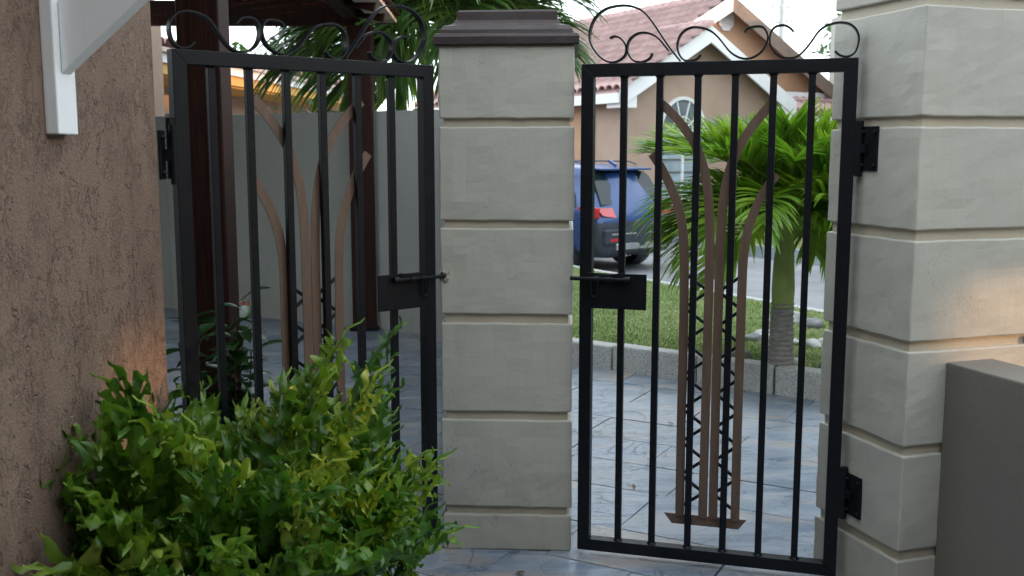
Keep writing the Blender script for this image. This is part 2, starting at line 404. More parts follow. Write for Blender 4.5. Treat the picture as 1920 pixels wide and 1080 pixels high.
class MB:
    """collects simple shapes into one mesh"""
    def __init__(self): self.v = []; self.f = []; self.mi = []; self.sm = []
    def add(self, vs, fs, mi=0, smooth=False):
        b = len(self.v)
        self.v += [tuple(p) for p in vs]
        for q in fs:
            self.f.append(tuple(b + i for i in q)); self.mi.append(mi); self.sm.append(smooth)
        return self
    def box(self, c, s, rot=None, mi=0):
        hx, hy, hz = s[0] / 2, s[1] / 2, s[2] / 2
        vs = [Vector((x, y, z)) for z in (-hz, hz) for x, y in ((-hx, -hy), (hx, -hy), (hx, hy), (-hx, hy))]
        if rot is not None: vs = [rot @ p for p in vs]
        c = Vector(c)
        return self.add([p + c for p in vs], [(3, 2, 1, 0), (4, 5, 6, 7), (0, 1, 5, 4), (1, 2, 6, 5), (2, 3, 7, 6), (3, 0, 4, 7)], mi)
    def bar(self, a, b, w, h, up=(0, 0, 1), mi=0):
        a, b = Vector(a), Vector(b); d = b - a; L = d.length; d.normalize()
        up = Vector(up); s = d.cross(up)
        if s.length < 1e-5: s = d.cross(Vector((1, 0, 0)))
        s.normalize(); u = s.cross(d)
        R = Matrix((s, d, u)).transposed()
        return self.box((a + b) / 2, (w, L, h), R, mi)
    def prism(self, poly, y0, y1, mi=0):
        """poly in (x, z), extruded along y"""
        n = len(poly)
        vs = [(x, y0, z) for x, z in poly] + [(x, y1, z) for x, z in poly]
        area = sum(poly[i][0] * poly[(i + 1) % n][1] - poly[(i + 1) % n][0] * poly[i][1] for i in range(n))
        fr = list(range(n)); bk = list(range(n, 2 * n))
        fs = []
        if area > 0: fs += [tuple(fr), tuple(reversed(bk))] + [(i, i + n, (i + 1) % n + n, (i + 1) % n) for i in range(n)]
        else: fs += [tuple(reversed(fr)), tuple(bk)] + [((i + 1) % n, (i + 1) % n + n, i + n, i) for i in range(n)]
        return self.add(vs, fs, mi)
    def tube(self, pts, r, seg=6, mi=0, caps=True, smooth=True):
        pts = [Vector(p) for p in pts]; n = len(pts)
        rs = r if isinstance(r, (list, tuple)) else [r] * n
        vs = []; ref = None
        for i, p in enumerate(pts):
            d = (pts[min(i + 1, n - 1)] - pts[max(i - 1, 0)]).normalized()
            if ref is None:
                ref = d.cross(Vector((0, 0, 1)))
                if ref.length < 1e-3: ref = d.cross(Vector((1, 0, 0)))
            s = (ref - d * ref.dot(d)).normalized(); ref = s; u = d.cross(s)
            for k in range(seg):
                a = 2 * math.pi * k / seg
                vs.append(p + (s * math.cos(a) + u * math.sin(a)) * rs[i])
        fs = [(i * seg + k, i * seg + (k + 1) % seg, (i + 1) * seg + (k + 1) % seg, (i + 1) * seg + k) for i in range(n - 1) for k in range(seg)]
        self.add(vs, fs, mi, smooth)
        if caps: self.add(vs[:seg], [tuple(reversed(range(seg)))], mi); self.add(vs[-seg:], [tuple(range(seg))], mi)
        return self
    def ribbon(self, pts, w, y0, y1, mi=0):
        """flat iron strip that follows pts (x, z); w is its in-plane thickness, y0..y1 its breadth"""
        pts = [Vector((p[0], p[1])) for p in pts]; n = len(pts); L = []; Rr = []
        for i, p in enumerate(pts):
            d = (pts[min(i + 1, n - 1)] - pts[max(i - 1, 0)]).normalized()
            nn = Vector((-d.y, d.x))
            L.append(p + nn * w / 2); Rr.append(p - nn * w / 2)
        vs = []
        for a, b in zip(L, Rr): vs += [(a.x, y0, a.y), (b.x, y0, b.y), (b.x, y1, b.y), (a.x, y1, a.y)]
        fs = []
        for i in range(n - 1):
            k = i * 4; j = k + 4
            fs += [(k, k + 1, j + 1, j), (k + 1, k + 2, j + 2, j + 1), (k + 2, k + 3, j + 3, j + 2), (k + 3, k, j, j + 3)]
        fs += [(3, 2, 1, 0), (4 * n - 4, 4 * n - 3, 4 * n - 2, 4 * n - 1)]
        return self.add(vs, fs, mi)
    def lathe(self, prof, c, seg=16, mi=0, smooth=True, axis='z'):
        vs = []; c = Vector(c)
        for r, z in prof:
            for k in range(seg):
                a = 2 * math.pi * k / seg
                p = Vector((r * math.cos(a), r * math.sin(a), z))
                if axis == 'y': p = Vector((p.x, p.z, p.y))
                elif axis == 'x': p = Vector((p.z, p.x, p.y))
                vs.append(p + c)
        n = len(prof)
        fs = [(i * seg + k, i * seg + (k + 1) % seg, (i + 1) * seg + (k + 1) % seg, (i + 1) * seg + k) for i in range(n - 1) for k in range(seg)]
        return self.add(vs, fs, mi, smooth)
    def mesh(self, name, bevel=0.0, bseg=2, jitter=0.0, seed=0, cuts=0, freq=7.0):
        me = bpy.data.meshes.new(name)
        me.from_pydata(self.v, [], self.f)
        for i, p in enumerate(me.polygons): p.material_index = self.mi[i]; p.use_smooth = self.sm[i]
        bm = bmesh.new(); bm.from_mesh(me)
        if cuts: bmesh.ops.subdivide_edges(bm, edges=bm.edges, cuts=cuts, use_grid_fill=True)
        if bevel:
            bmesh.ops.remove_doubles(bm, verts=bm.verts, dist=1e-5)
            es = [e for e in bm.edges if len(e.link_faces) == 2 and e.calc_face_angle(0) > rad(30)]
            bmesh.ops.bevel(bm, geom=es, offset=bevel, segments=bseg, profile=0.5, affect='EDGES', clamp_overlap=True)
        if jitter:
            for v in bm.verts:
                q = mnoise.noise_vector(v.co * freq + Vector((seed * 3.1, seed * 1.7, seed)))
                v.co += q * jitter
        bmesh.ops.recalc_face_normals(bm, faces=bm.faces)
        bm.to_mesh(me); bm.free(); me.update()
        return me
    def build(self, name, mats, parent=None, bevel=0.0, bseg=2, jitter=0.0, seed=0, cuts=0, freq=7.0):
        return link_mesh(name, self.mesh(name, bevel, bseg, jitter, seed, cuts, freq), mats, parent)

def catmull(pts, sub=4):
    P = [Vector(p) for p in pts]; out = []
    for i in range(len(P) - 1):
        p0 = P[max(i - 1, 0)]; p1 = P[i]; p2 = P[i + 1]; p3 = P[min(i + 2, len(P) - 1)]
        for k in range(sub):
            t = k / sub
            out.append(0.5 * ((2 * p1) + (-p0 + p2) * t + (2 * p0 - 5 * p1 + 4 * p2 - p3) * t * t + (-p0 + 3 * p1 - 3 * p2 + p3) * t ** 3))
    out.append(P[-1])
    return out

# ------------------------------------------------------------------ ground, driveway slabs, kerbs, lawn, road
def sheet(name, pts, mat, parent=None, kind='structure'):
    me = bpy.data.meshes.new(name); me.from_pydata(pts, [], [tuple(range(len(pts)))])
    o = link_mesh(name, me, mat, parent); o['kind'] = kind
    return o
sheet('ground', [(-400, -400, -0.34), (400, -400, -0.34), (400, 600, -0.34), (-400, 600, -0.34)], M['earth'])

K0 = Vector((0.535, 7.955)); KD = Vector((2.103 - 0.535, 6.828 - 7.955)).normalized()     # kerb of the driveway, face line
KN = Vector((-KD.y, KD.x))                                                               # away from the driveway
def kpt(s, off=0.0): return K0 + KD * s + KN * off
R0 = Vector((2.073, 13.44)); RD = Vector((3.414 - 2.073, 11.025 - 13.44)).normalized()     # near kerb of the road
RN = Vector((-RD.y, RD.x))

base = MB()
ka, kb = kpt(-2.4), kpt(7.5)
base.add([(-9, -7, -0.016), (9, -7, -0.016), (9, kb.y, -0.016), (kb.x, kb.y, -0.016), (ka.x, ka.y, -0.016), (ka.x, 11.8, -0.016), (-9, 11.8, -0.016)], [(0, 1, 2, 3, 4, 5, 6)])
base.add([(-9, -7, -0.33), (9, -7, -0.33), (9, -7, -0.016), (-9, -7, -0.016)], [(0, 1, 2, 3)])
driveway = base.build('driveway', M['grout']); driveway['kind'] = 'structure'
# natural slate slabs laid in staggered rows, one object each
rot = rad(-29); cs, sn = math.cos(rot), math.sin(rot)
row_y = -9.0; ri = 0; nslab = 0
rs = random.Random(21)
while row_y < 13.5:
    hgt = rs.choice((0.42, 0.52, 0.62))
    x = -9 + rs.random() * 0.8
    while x < 9:
        wdt = rs.choice((0.5, 0.7, 0.9, 1.05))
        cxl, cyl = x + wdt / 2, row_y + hgt / 2
        wx, wy = cxl * cs - cyl * sn, cxl * sn + cyl * cs
        sd = (Vector((wx, wy)) - K0).dot(KN)
        vis = abs(wx) < 0.62 * wy + 0.5 and wy > 1.6 and sd < 0.5 and wx > -4.6 and wy < 11.4 and (sd < 0.0 or wx < 2.6)
        if wx > 2.3 and wy < 4.2: vis = False
        if wx < -1.5 and wy < 3.4: vis = False
        if vis and not (wx > 0.3 and sd > 0.45):
            mb = MB(); g = 0.0017; hw, hh = wdt / 2 - g, hgt / 2 - g
            cz = rs.uniform(-0.003, 0.002); ch = 0.0022
            tl = [rs.uniform(-0.0015, 0.0015) for _ in range(4)]
            o4 = [(-hw, -hh), (hw, -hh), (hw, hh), (-hw, hh)]
            # edges hand-trimmed: extra points along each side
            ring = []
            for k in range(4):
                a, b = Vector(o4[k]), Vector(o4[(k + 1) % 4])
                nn = Vector((-(b - a).y, (b - a).x)).normalized()
                for t in (0.0, 0.3, 0.65): ring.append(a.lerp(b, t) + nn * rs.uniform(0, 0.003) * (0 if t == 0 else 1))
            n_ = len(ring)
            vsl = [(p.x, p.y, -0.03) for p in ring] + [(p.x, p.y, cz - ch) for p in ring] + [(p.x * (1 - ch / hw), p.y * (1 - ch / hh), cz + tl[i % 4]) for i, p in enumerate(ring)]
            fsl = [(i, (i + 1) % n_, n_ + (i + 1) % n_, n_ + i) for i in range(n_)] + [(n_ + i, n_ + (i + 1) % n_, 2 * n_ + (i + 1) % n_, 2 * n_ + i) for i in range(n_)] + [tuple(range(2 * n_, 3 * n_))]
            mb.add(vsl, fsl)
            o = mb.build('slate_slab', M['slate'], driveway)
            o.location = (wx, wy, 0); o.rotation_euler = (0, 0, rot); nslab += 1
        x += wdt
    row_y += hgt; ri += 1

# unseen dark soil bed by the stucco wall, added to cut bounce light
sheet('added_soil_bed', [(-1.20, -0.6, 0.012), (-0.52, -0.6, 0.012), (-0.52, 2.6, 0.012), (-0.62, 3.40, 0.012), (-1.20, 3.42, 0.012)], m_plain('dark_soil', (0.045, 0.034, 0.026), 0.95, kind='world', scale=12, bump=0.8, bscale=60))
# driveway kerb: separate speckled blocks
kerb = empty('driveway_kerb', (K0.x, K0.y, 0)); tag(kerb, kind='structure')
s = -1.9; i = 0
ks = random.Random(4)
joints = [-0.75, -0.42, 0.30, 1.02, 1.62, 2.36, 3.1, 3.85, 4.6]
for a, b in zip(joints[:-1], joints[1:]):
    mb = MB(); L = b - a - 0.014
    mb.box((0, 0, 0.08), (L, 0.15, 0.24))
    o = mb.build('kerb_stone', M['granite'], kerb, bevel=0.014, bseg=2, jitter=0.006, seed=i)
    c = kpt((a + b) / 2, 0.075 + ks.uniform(-0.006, 0.006)) - K0
    o.location = (c.x, c.y, ks.uniform(-0.006, 0.004)); o.rotation_euler = (0, 0, math.atan2(KD.y, KD.x) + ks.uniform(-0.006, 0.006)); i += 1
kerb_count = i

# lawn between kerb and road
NS, NT_ = 46, 26
lv = []; lf = []
def lawn_pt(u, t):
    a = kpt(-0.75 + u * 6.55, 0.145)
    b = R0 + RD * (-2.6 + u * 8.6)
    p = a.lerp(b, t)
    z = 0.165 + (-0.062 - 0.165) * (t ** 0.85) + 0.018 * mnoise.noise(Vector((p.x * 1.3, p.y * 1.3, 0))) * math.sin(math.pi * min(1, max(0, t)))
    return Vector((p.x, p.y, z))
for i in range(NS + 1):
    for j in range(NT_ + 1): lv.append(lawn_pt(i / NS, j / NT_))
for i in range(NS):
    for j in range(NT_):
        k = i * (NT_ + 1) + j; lf.append((k, k + NT_ + 1, k + NT_ + 2, k + 1))
me = bpy.data.meshes.new('lawn'); me.from_pydata(lv, [], lf)
for p in me.polygons: p.use_smooth = True
lawn = link_mesh('lawn', me, M['lawn']); lawn['kind'] = 'structure'

def m_blade():
    n = NT('grass_blade')
    v = n.vec('world')
    f = n.noise(v, 2.0, 5, 0.65); f2 = n.noise(v, 55, 2, 0.6)
    ff = n.math('ADD', n.math('MULTIPLY', f, 0.6), n.math('MULTIPLY', f2, 0.4))
    c = n.ramp(ff, [(0.34, (0.130, 0.225, 0.070)), (0.48, (0.250, 0.360, 0.130)), (0.59, (0.380, 0.435, 0.220)), (0.70, (0.50, 0.47, 0.31))])
    n.set(color=c, rough=0.6, spec=0.2)
    return n.m
M['blade'] = m_blade()
rg = np.random.default_rng(5)
NB = 52000
bu = 0.02 + 0.72 * rg.random(NB); bt = rg.random(NB) ** 1.25
bv = np.zeros((NB * 4, 3)); 
Ls = rg.uniform(0.014, 0.036, NB); An = rg.uniform(0, 6.283, NB); Le = rg.uniform(0.0, 0.03, NB); Wd = rg.uniform(0.0025, 0.0045, NB)
for i in range(NB):
    p = lawn_pt(bu[i], bt[i]); ca, sa = math.cos(An[i]), math.sin(An[i])
    w = Wd[i]; L = Ls[i]; le = Le[i]
    bv[i * 4] = (p.x - sa * w, p.y + ca * w, p.z - 0.004); bv[i * 4 + 1] = (p.x + sa * w, p.y - ca * w, p.z - 0.004)
    bv[i * 4 + 2] = (p.x + sa * w * 0.7 + ca * le * 0.4, p.y - ca * w * 0.7 + sa * le * 0.4, p.z + L * 0.6)
    bv[i * 4 + 3] = (p.x + ca * le, p.y + sa * le, p.z + L)
idx = np.arange(NB)[:, None] * 4
tri = np.concatenate([idx + np.array([0, 1, 2]), idx + np.array([0, 2, 3])], axis=1).reshape(-1)
me = bpy.data.meshes.new('grass')
me.vertices.add(NB * 4); me.vertices.foreach_set('co', bv.reshape(-1))
me.loops.add(len(tri)); me.loops.foreach_set('vertex_index', tri.astype(np.int32))
me.polygons.add(len(tri) // 3); me.polygons.foreach_set('loop_start', np.arange(0, len(tri), 3, dtype=np.int32))
me.update(calc_edges=True); me.validate()
g = link_mesh('grass', me, M['blade'])
tag(g, 'short patchy green and straw coloured lawn grass behind the speckled kerb', 'grass', kind='stuff')

# road and its kerbs
def strip(name, P, D, N, s0, s1, o0, o1, z, mat):
    a = P + D * s0; b = P + D * s1
    q = [a + N * o0, b + N * o0, b + N * o1, a + N * o1]
    return sheet(name, [(p.x, p.y, z) for p in q], mat)
strip('road', R0, RD, RN, -40, 25, 0.05, 4.6, -0.22, M['asphalt'])
def kerb_line(name, off, s0, s1, L, w, ztop, mat):
    root = empty(name, (R0.x, R0.y, 0)); tag(root, kind='structure')
    proto = None; s = s0
    while s < s1:
        if proto is None:
            mb = MB(); mb.box((0, 0, 0), (L - 0.015, w, 0.30))
            o = proto = mb.build('kerb_stone', mat, root, bevel=0.015, bseg=2)
        else: o = copy_obj(proto, root)
        c = RD * (s + L / 2) + RN * off
        o.location = (c.x, c.y, ztop - 0.15 + ks.uniform(-0.004, 0.004)); o.rotation_euler = (0, 0, math.atan2(RD.y, RD.x)); s += L
    return root
kerb_line('near_road_kerb', 0.06, -7.0, 6.5, 0.9, 0.13, -0.045, M['granite'])
kerb_line('far_road_kerb', 4.62, -12.0, 7.0, 0.95, 0.15, 0.01, M['kerb_grey'])
a = R0 + RN * 4.68
strip('verge', R0, RD, RN, -40, 25, 4.68, 26, -0.02, M['lawn'])

# ------------------------------------------------------------------ pillars
GZ = [(0.0, 0.158), (0.192, 0.574), (0.611, 0.990), (1.028, 1.387), (1.420, 1.802), (1.836, 2.128)]
pil = empty('gate_pillar', (-0.008, 4.445, 0), rad(-3.2))
tag(pil, 'square greige rendered pillar with grooved courses and maroon cap between the two black gates', 'pillar')
W = 0.552; D = 0.55
MB().box((0, 0, 1.06), (W - 0.036, D - 0.036, 2.12)).build('core', M['groove'], pil)
for i, (a, b) in enumerate(GZ):
    MB().box((0, 0, (a + b) / 2), (W + 0.003 * math.sin(i * 2.1), D, b - a)).build('block', M['pillar'], pil, bevel=0.006, bseg=2, jitter=0.0034, seed=i + 2, cuts=9, freq=13.0)
cap_prof = [(0.268, 2.126), (0.288, 2.126), (0.294, 2.132), (0.294, 2.160), (0.288, 2.172), (0.270, 2.176), (0.268, 2.190), (0.256, 2.208), (0.228, 2.214), (0.218, 2.222), (0.214, 2.232), (0.206, 2.236), (0.204, 2.268), (0.198, 2.276), (0.0, 2.284)]
def square_loft(prof, name, mat, parent, jitter=0.0025, seed=3):
    n = len(prof); vs = []; fs = []; K = 6
    for r, z in prof:
        rr = max(r, 0.001)
        for sgn in range(4):
            a = [(-1, -1), (1, -1), (1, 1), (-1, 1)][sgn]; b = [(-1, -1), (1, -1), (1, 1), (-1, 1)][(sgn + 1) % 4]
            for k in range(K):
                t = k / K; vs.append(((a[0] + (b[0] - a[0]) * t) * rr, (a[1] + (b[1] - a[1]) * t) * rr, z))
    m = 4 * K
    for i in range(n - 1):
        for k in range(m): fs.append((i * m + k, i * m + (k + 1) % m, (i + 1) * m + (k + 1) % m, (i + 1) * m + k))
    mb = MB(); mb.add(vs, fs); mb.add([vs[k] for k in range(m)], [tuple(reversed(range(m)))])
    return mb.build(name, mat, parent, jitter=jitter, seed=seed)
square_loft(cap_prof, 'cap', M['cap'], pil)
# broken bolt hole in the left arris of the pillar
def blob_patch(cx, cz, r, y, seed, mat, name, parent, depth=0.006, n=18):
    rr = random.Random(seed); rim = []; mid = []
    for k in range(n):
        a = 2 * math.pi * k / n; q = r * rr.uniform(0.7, 1.25)
        rim.append((cx + math.cos(a) * q * 0.8, y, cz + math.sin(a) * q)); mid.append((cx + math.cos(a) * q * 0.45, y - depth * rr.uniform(0.3, 1.4), cz + math.sin(a) * q * 0.5))
    vs = rim + mid + [(cx, y - depth * 0.4, cz)]
    fs = [(k, (k + 1) % n, n + (k + 1) % n, n + k) for k in range(n)] + [(n + k, n + (k + 1) % n, 2 * n) for k in range(n)]
    return MB().add(vs, fs).build(name, mat, parent)
blob_patch(-0.258, 1.188, 0.030, -D / 2 - 0.0005, 3, M['plaster_hole'], 'chipped_plaster', pil)
blob_patch(-0.268, 1.190, 0.014, -D / 2 - 0.0075, 5, M['hole_dark'], 'bolt_hole', pil, 0.001)

PA = rad(18.0)
pier = empty('gate_pier', (1.417, 3.55, 0), PA)
tag(pier, 'tall wide greige pier with grooved courses carrying the hinges of the right gate', 'pillar')
PW, PD = 0.66, 0.515
PG = [(-0.05, 0.205), (0.242, 0.603), (0.640, 0.988), (1.026, 1.387), (1.426, 1.788), (1.824, 2.200), (2.240, 2.60)]
MB().box((PW / 2, PD / 2, 1.28), (PW - 0.034, PD - 0.034, 2.62)).build('core', M['groove'], pier)
for i, (a, b) in enumerate(PG):
    MB().box((PW / 2, PD / 2, (a + b) / 2), (PW, PD, b - a)).build('block', M['pillar'], pier, bevel=0.006, bseg=2, jitter=0.0034, seed=i + 20, cuts=9, freq=13.0)
c = square_loft([(r, z + 0.47) for r, z in cap_prof], 'cap', M['cap'], pier)
c.location = (PW / 2, PD / 2, 0); c.scale = (1.25, 1.0, 1)
MB().tube([(0.545, -0.004, 1.005), (0.545, 0.02, 1.005)], 0.014, 8).build('bolt_hole', M['hole_dark'], pier)
for zc in (1.712, 0.37):                                    # hinge plates fixed on the side of the pier
    hp = MB().box((-0.003, 0.268, zc), (0.007, 0.10, 0.165)).build('hinge_plate', M['iron'], pier, bevel=0.002)
    for dy in (-0.036, 0.03):
        for dz in (-0.062, 0.062):
            MB().lathe([(0.0, -0.012), (0.007, -0.012), (0.0085, -0.006), (0.0085, 0.0)], (-0.0065, 0.268 + dy, zc + dz), 6, axis='x', smooth=False).build('bolt', M['iron'], hp)
    MB().box((-0.012, 0.285, zc), (0.020, 0.034, 0.032)).build('hinge_arm', M['iron'], hp)

# low boundary wall running from the pier towards the viewer
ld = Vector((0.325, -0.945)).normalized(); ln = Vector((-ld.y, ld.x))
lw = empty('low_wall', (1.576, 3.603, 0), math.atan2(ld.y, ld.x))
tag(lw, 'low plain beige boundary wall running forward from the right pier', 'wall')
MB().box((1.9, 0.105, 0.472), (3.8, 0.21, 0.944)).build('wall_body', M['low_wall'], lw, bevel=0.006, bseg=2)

# ------------------------------------------------------------------ gates
FZ0, FZ1 = 0.024, 2.048
S1 = [(0.111, 2.147), (0.128, 2.154), (0.149, 2.148), (0.17, 2.127), (0.177, 2.102), (0.171, 2.079), (0.15, 2.061), (0.118, 2.053), (0.082, 2.067), (0.047, 2.105), (0.029, 2.147), (0.033, 2.192), (0.054, 2.233), (0.094, 2.262), (0.147, 2.272), (0.189, 2.269), (0.227, 2.255), (0.257, 2.23), (0.287, 2.192), (0.321, 2.142), (0.351, 2.1), (0.389, 2.053)]
S2 = [(0.28, 2.085), (0.272, 2.068), (0.252, 2.055), (0.229, 2.052), (0.203, 2.06), (0.184, 2.089), (0.181, 2.118), (0.191, 2.142), (0.216, 2.16), (0.245, 2.165), (0.275, 2.158), (0.302, 2.141), (0.324, 2.117), (0.343, 2.093)]
S3 = [(0.468, 2.074), (0.454, 2.058), (0.43, 2.052), (0.405, 2.055), (0.386, 2.076), (0.377, 2.108), (0.383, 2.141), (0.401, 2.166), (0.427, 2.178), (0.451, 2.179), (0.484, 2.172), (0.513, 2.157), (0.542, 2.128), (0.573, 2.089), (0.599, 2.068), (0.628, 2.056), (0.659, 2.057), (0.691, 2.074), (0.713, 2.103), (0.719, 2.134), (0.712, 2.156), (0.699, 2.171), (0.68, 2.175), (0.656, 2.172), (0.64, 2.165), (0.633, 2.153)]
S4 = [(0.813, 2.151), (0.797, 2.167), (0.777, 2.176), (0.75, 2.173), (0.733, 2.158), (0.726, 2.13), (0.731, 2.099), (0.746, 2.075), (0.77, 2.058), (0.801, 2.053), (0.828, 2.058), (0.854, 2.08), (0.88, 2.114), (0.903, 2.148), (0.927, 2.167), (0.954, 2.176), (0.984, 2.179), (1.014, 2.172), (1.037, 2.152), (1.048, 2.124), (1.046, 2.094), (1.037, 2.069), (1.019, 2.056), (1.0, 2.054), (0.981, 2.061), (0.965, 2.075)]
OL = [(0.425, 0.20), (0.423, 0.592), (0.424, 0.945), (0.422, 1.204), (0.417, 1.332), (0.405, 1.428), (0.384, 1.505), (0.349, 1.585), (0.314, 1.648), (0.283, 1.694)]
IL = [(0.519, 0.20), (0.520, 0.688), (0.521, 1.122), (0.519, 1.377), (0.509, 1.524), (0.488, 1.638), (0.454, 1.727), (0.403, 1.801), (0.354, 1.856), (0.307, 1.897)]
IR = [(0.561, 0.20), (0.560, 0.69), (0.560, 1.124), (0.561, 1.357), (0.570, 1.524), (0.590, 1.632), (0.620, 1.714), (0.663, 1.787), (0.706, 1.844), (0.751, 1.899)]
OR = [(0.650, 0.20), (0.649, 0.609), (0.650, 0.956), (0.650, 1.17), (0.653, 1.296), (0.668, 1.401), (0.697, 1.489), (0.731, 1.557), (0.766, 1.615)]
def make_gate(loc, rz, sg, W, bars, label, chipped):
    """sg = +1: latch at x = 0 and hinge at +x; -1: mirrored. y grows away from the viewer."""
    g = empty('iron_gate', loc, rz); tag(g, label, 'gate', 'twin black iron gates')
    k = W / 1.05
    X = lambda u: sg * u * k
    t = 0.05
    # frame: four mitred tubes
    fr = MB()
    def mitre(a, b, c, d): fr.prism([a, b, c, d], 0, t)
    x0, x1, z0, z1 = 0.0, sg * W, FZ0, FZ1; q = sg * t
    e = 0.0006
    mitre((x0, z0), (x0 + q, z0 + t), (x0 + q, z1 - t), (x0, z1))
    mitre((x1, z0), (x1, z1), (x1 - q, z1 - t), (x1 - q, z0 + t))
    mitre((x0 + sg * e, z1), (x0 + q + sg * e, z1 - t), (x1 - q - sg * e, z1 - t), (x1 - sg * e, z1))
    mitre((x0 + sg * e, z0), (x1 - sg * e, z0), (x1 - q - sg * e, z0 + t), (x0 + q + sg * e, z0 + t))
    fr.build('frame', M['iron'], g, bevel=0.002, bseg=2)
    proto = None
    for i, u in enumerate(bars):
        if proto is None:
            mb = MB().box((0, t / 2, (z0 + z1) / 2), (0.0265, 0.0265, z1 - z0 - 2 * t + 0.004))
            for zz in (z0 + t, z1 - t):
                mb.lathe([(0.021, 0.0), (0.019, 0.004), (0.015, 0.008)] if zz < 1 else [(0.015, -0.008), (0.019, -0.004), (0.021, 0.0)], (0, t / 2, zz), 8)
            o = proto = mb.build('bar', M['iron'], g, bevel=0.002)
        else: o = copy_obj(proto, g)
        o.location = (sg * u, 0, 0); o.rotation_euler = (0, 0, rad(rnd.uniform(-1, 1)))
    for S in (S1, S2, S3, S4):
        pts = [(X(p.x), p.y) for p in catmull(S, 3)]
        MB().ribbon(pts, 0.0065, t / 2 - 0.016, t / 2 + 0.016).build('scroll', M['iron'], g)
    # bronze palm motif behind the bars
    yb = t / 2 + 0.0145
    for S in (OL, IL, IR, OR):
        pts = [(X(p.x), p.y) for p in catmull(S, 4)]
        o = MB().ribbon(pts, 0.036, yb, yb + 0.006).build('motif_strip', M['bronze'], g)
    pl = [(0.359, 0.206), (0.697, 0.206), (0.664, 0.163), (0.392, 0.163)]
    MB().prism([(X(u), z) for u, z in pl], yb + 0.007, yb + 0.013).build('motif_foot', M['bronze'], g, bevel=0.001)
    # zigzag lattice rods between outer and inner strips
    za, zb, n = 0.235, 1.215, 7
    st = (zb - za) / n
    yl = yb + 0.012
    for side in (0, 1):
        uo, ui = ((0.436, 0.508) if side == 0 else (0.639, 0.572))
        pts = []
        for i in range(n + 1):
            zc = za + i * st
            pts.append((uo, zc))
            if i < n: pts.append((ui, zc + st * 0.5))
        for a, b in zip(pts[:-1], pts[1:]):
            dx = 0.012 * (1 if b[0] > a[0] else -1)
            MB().tube([(X(a[0] - dx), yl, a[1]), (X(b[0] + dx), yl, b[1])], 0.0072, 6).build('lattice_rod', M['iron'], g)
    # lock plate with slide bolt and hasp
    MB().prism([(X(0.030), 1.065), (X(0.277), 1.065), (X(0.277), 1.211), (X(0.030), 1.211)], -0.006, -0.001).build('lock_plate', M['iron'], g, bevel=0.001)
    zr = 1.188
    bo = MB().tube([(-sg * 0.034, -0.020, zr), (X(0.205), -0.020, zr)], 0.0085, 10).build('slide_bolt', M['iron'], g)
    for uu in (0.075, 0.125, 0.200): MB().tube([(X(uu) - 0.013, -0.020, zr), (X(uu) + 0.013, -0.020, zr)], 0.0125, 8).box((X(uu), -0.010, zr), (0.0258, 0.012, 0.018)).build('bolt_guide', M['iron'], g)
    MB().bar((X(0.06), -0.014, zr + 0.004), (X(0.18), -0.014, zr + 0.018), 0.014, 0.018).build('guide_rail', M['iron'], g)
    hs = [(X(0.052), -0.024, zr - 0.006)]
    for kk in range(9):
        a = math.pi * kk / 8
        hs.append((X(0.066 - 0.014 * math.cos(a)), -0.020, zr - 0.058 - 0.016 * math.sin(a)))
    hs.append((X(0.080), -0.024, zr - 0.006))
    MB().tube(hs, 0.0042, 6).build('hasp_loop', M['iron'], g)
    # hinge barrels on the outer stile
    for zc in ((1.712, 0.37)):
        MB().tube([(x1 + sg * 0.016, 0.012, zc - 0.104), (x1 + sg * 0.016, 0.012, zc + 0.104)], 0.014, 12).box((x1 + sg * 0.004, 0.012, zc), (0.012, 0.022, 0.20)).build('hinge_barrel', M['iron'], g)
    return g
gd = Vector((1.298 - 0.277, 3.83 - 4.12)); 
make_gate((0.277, 4.12, 0), math.atan2(gd.y, gd.x), 1, 1.05, (0.17, 0.312, 0.461, 0.603, 0.746, 0.888),
          'right hand black iron gate with bronze palm motif, hinged on the wide pier', True)
gl = Vector((-1.158 + 0.317, 3.5 - 4.18))
make_gate((-0.317, 4.18, 0), math.atan2(-gl.y, -gl.x), -1, 1.075, (0.192, 0.345, 0.497, 0.644, 0.791, 0.932),
          'left hand black iron gate with bronze palm motif, behind the leafy fern', False)

# ------------------------------------------------------------------ own house: brown stucco wall, roof bracket, eave
XW = -1.19
house = empty('stucco_house', (XW, 3.43, 0)); tag(house, 'house with rough brown stucco wall at the left edge', 'house')
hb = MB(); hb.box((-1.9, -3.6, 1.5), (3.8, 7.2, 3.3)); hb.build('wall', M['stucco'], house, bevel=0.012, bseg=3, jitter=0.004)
MB().box((4.0, -5.1, 2.05), (8.0, 1.6, 4.4)).build('wing_wall', M['stucco'], house)  # unseen wing behind the camera, added and raised to dim the yard
df = MB(); df.box((0.012, -1.33, 1.05), (0.05, 0.14, 2.1)); df.box((0.012, -2.205, 1.05), (0.05, 0.14, 2.1)); df.box((0.012, -1.765, 2.165), (0.05, 1.02, 0.13)); df.box((0.004, -1.765, 1.05), (0.02, 0.74, 2.1))
df.build('door', M['dark_wood'], house, bevel=0.004)
rf = MB(); rf.box((-1.55, -3.6, 3.17), (4.1, 7.7, 0.05)); rf.build('eave_soffit', M['white_wood'], house)
rt = MB()
rt.prism([(-4.6, 3.20), (0.56, 3.20), (0.56, 3.30), (-1.6, 4.6), (-4.6, 3.3)], -7.4, 0.3); rt.build('roof', M['tile'], house)

br = empty('roof_bracket', (XW, 2.668, 1.745)); tag(br, 'white painted timber bracket fixed to the brown stucco wall under the eave', 'bracket')
MB().box((0.0175, 0, 0.69), (0.035, 0.118, 1.38)).build('wall_post', M['white_wood'], br, bevel=0.004)
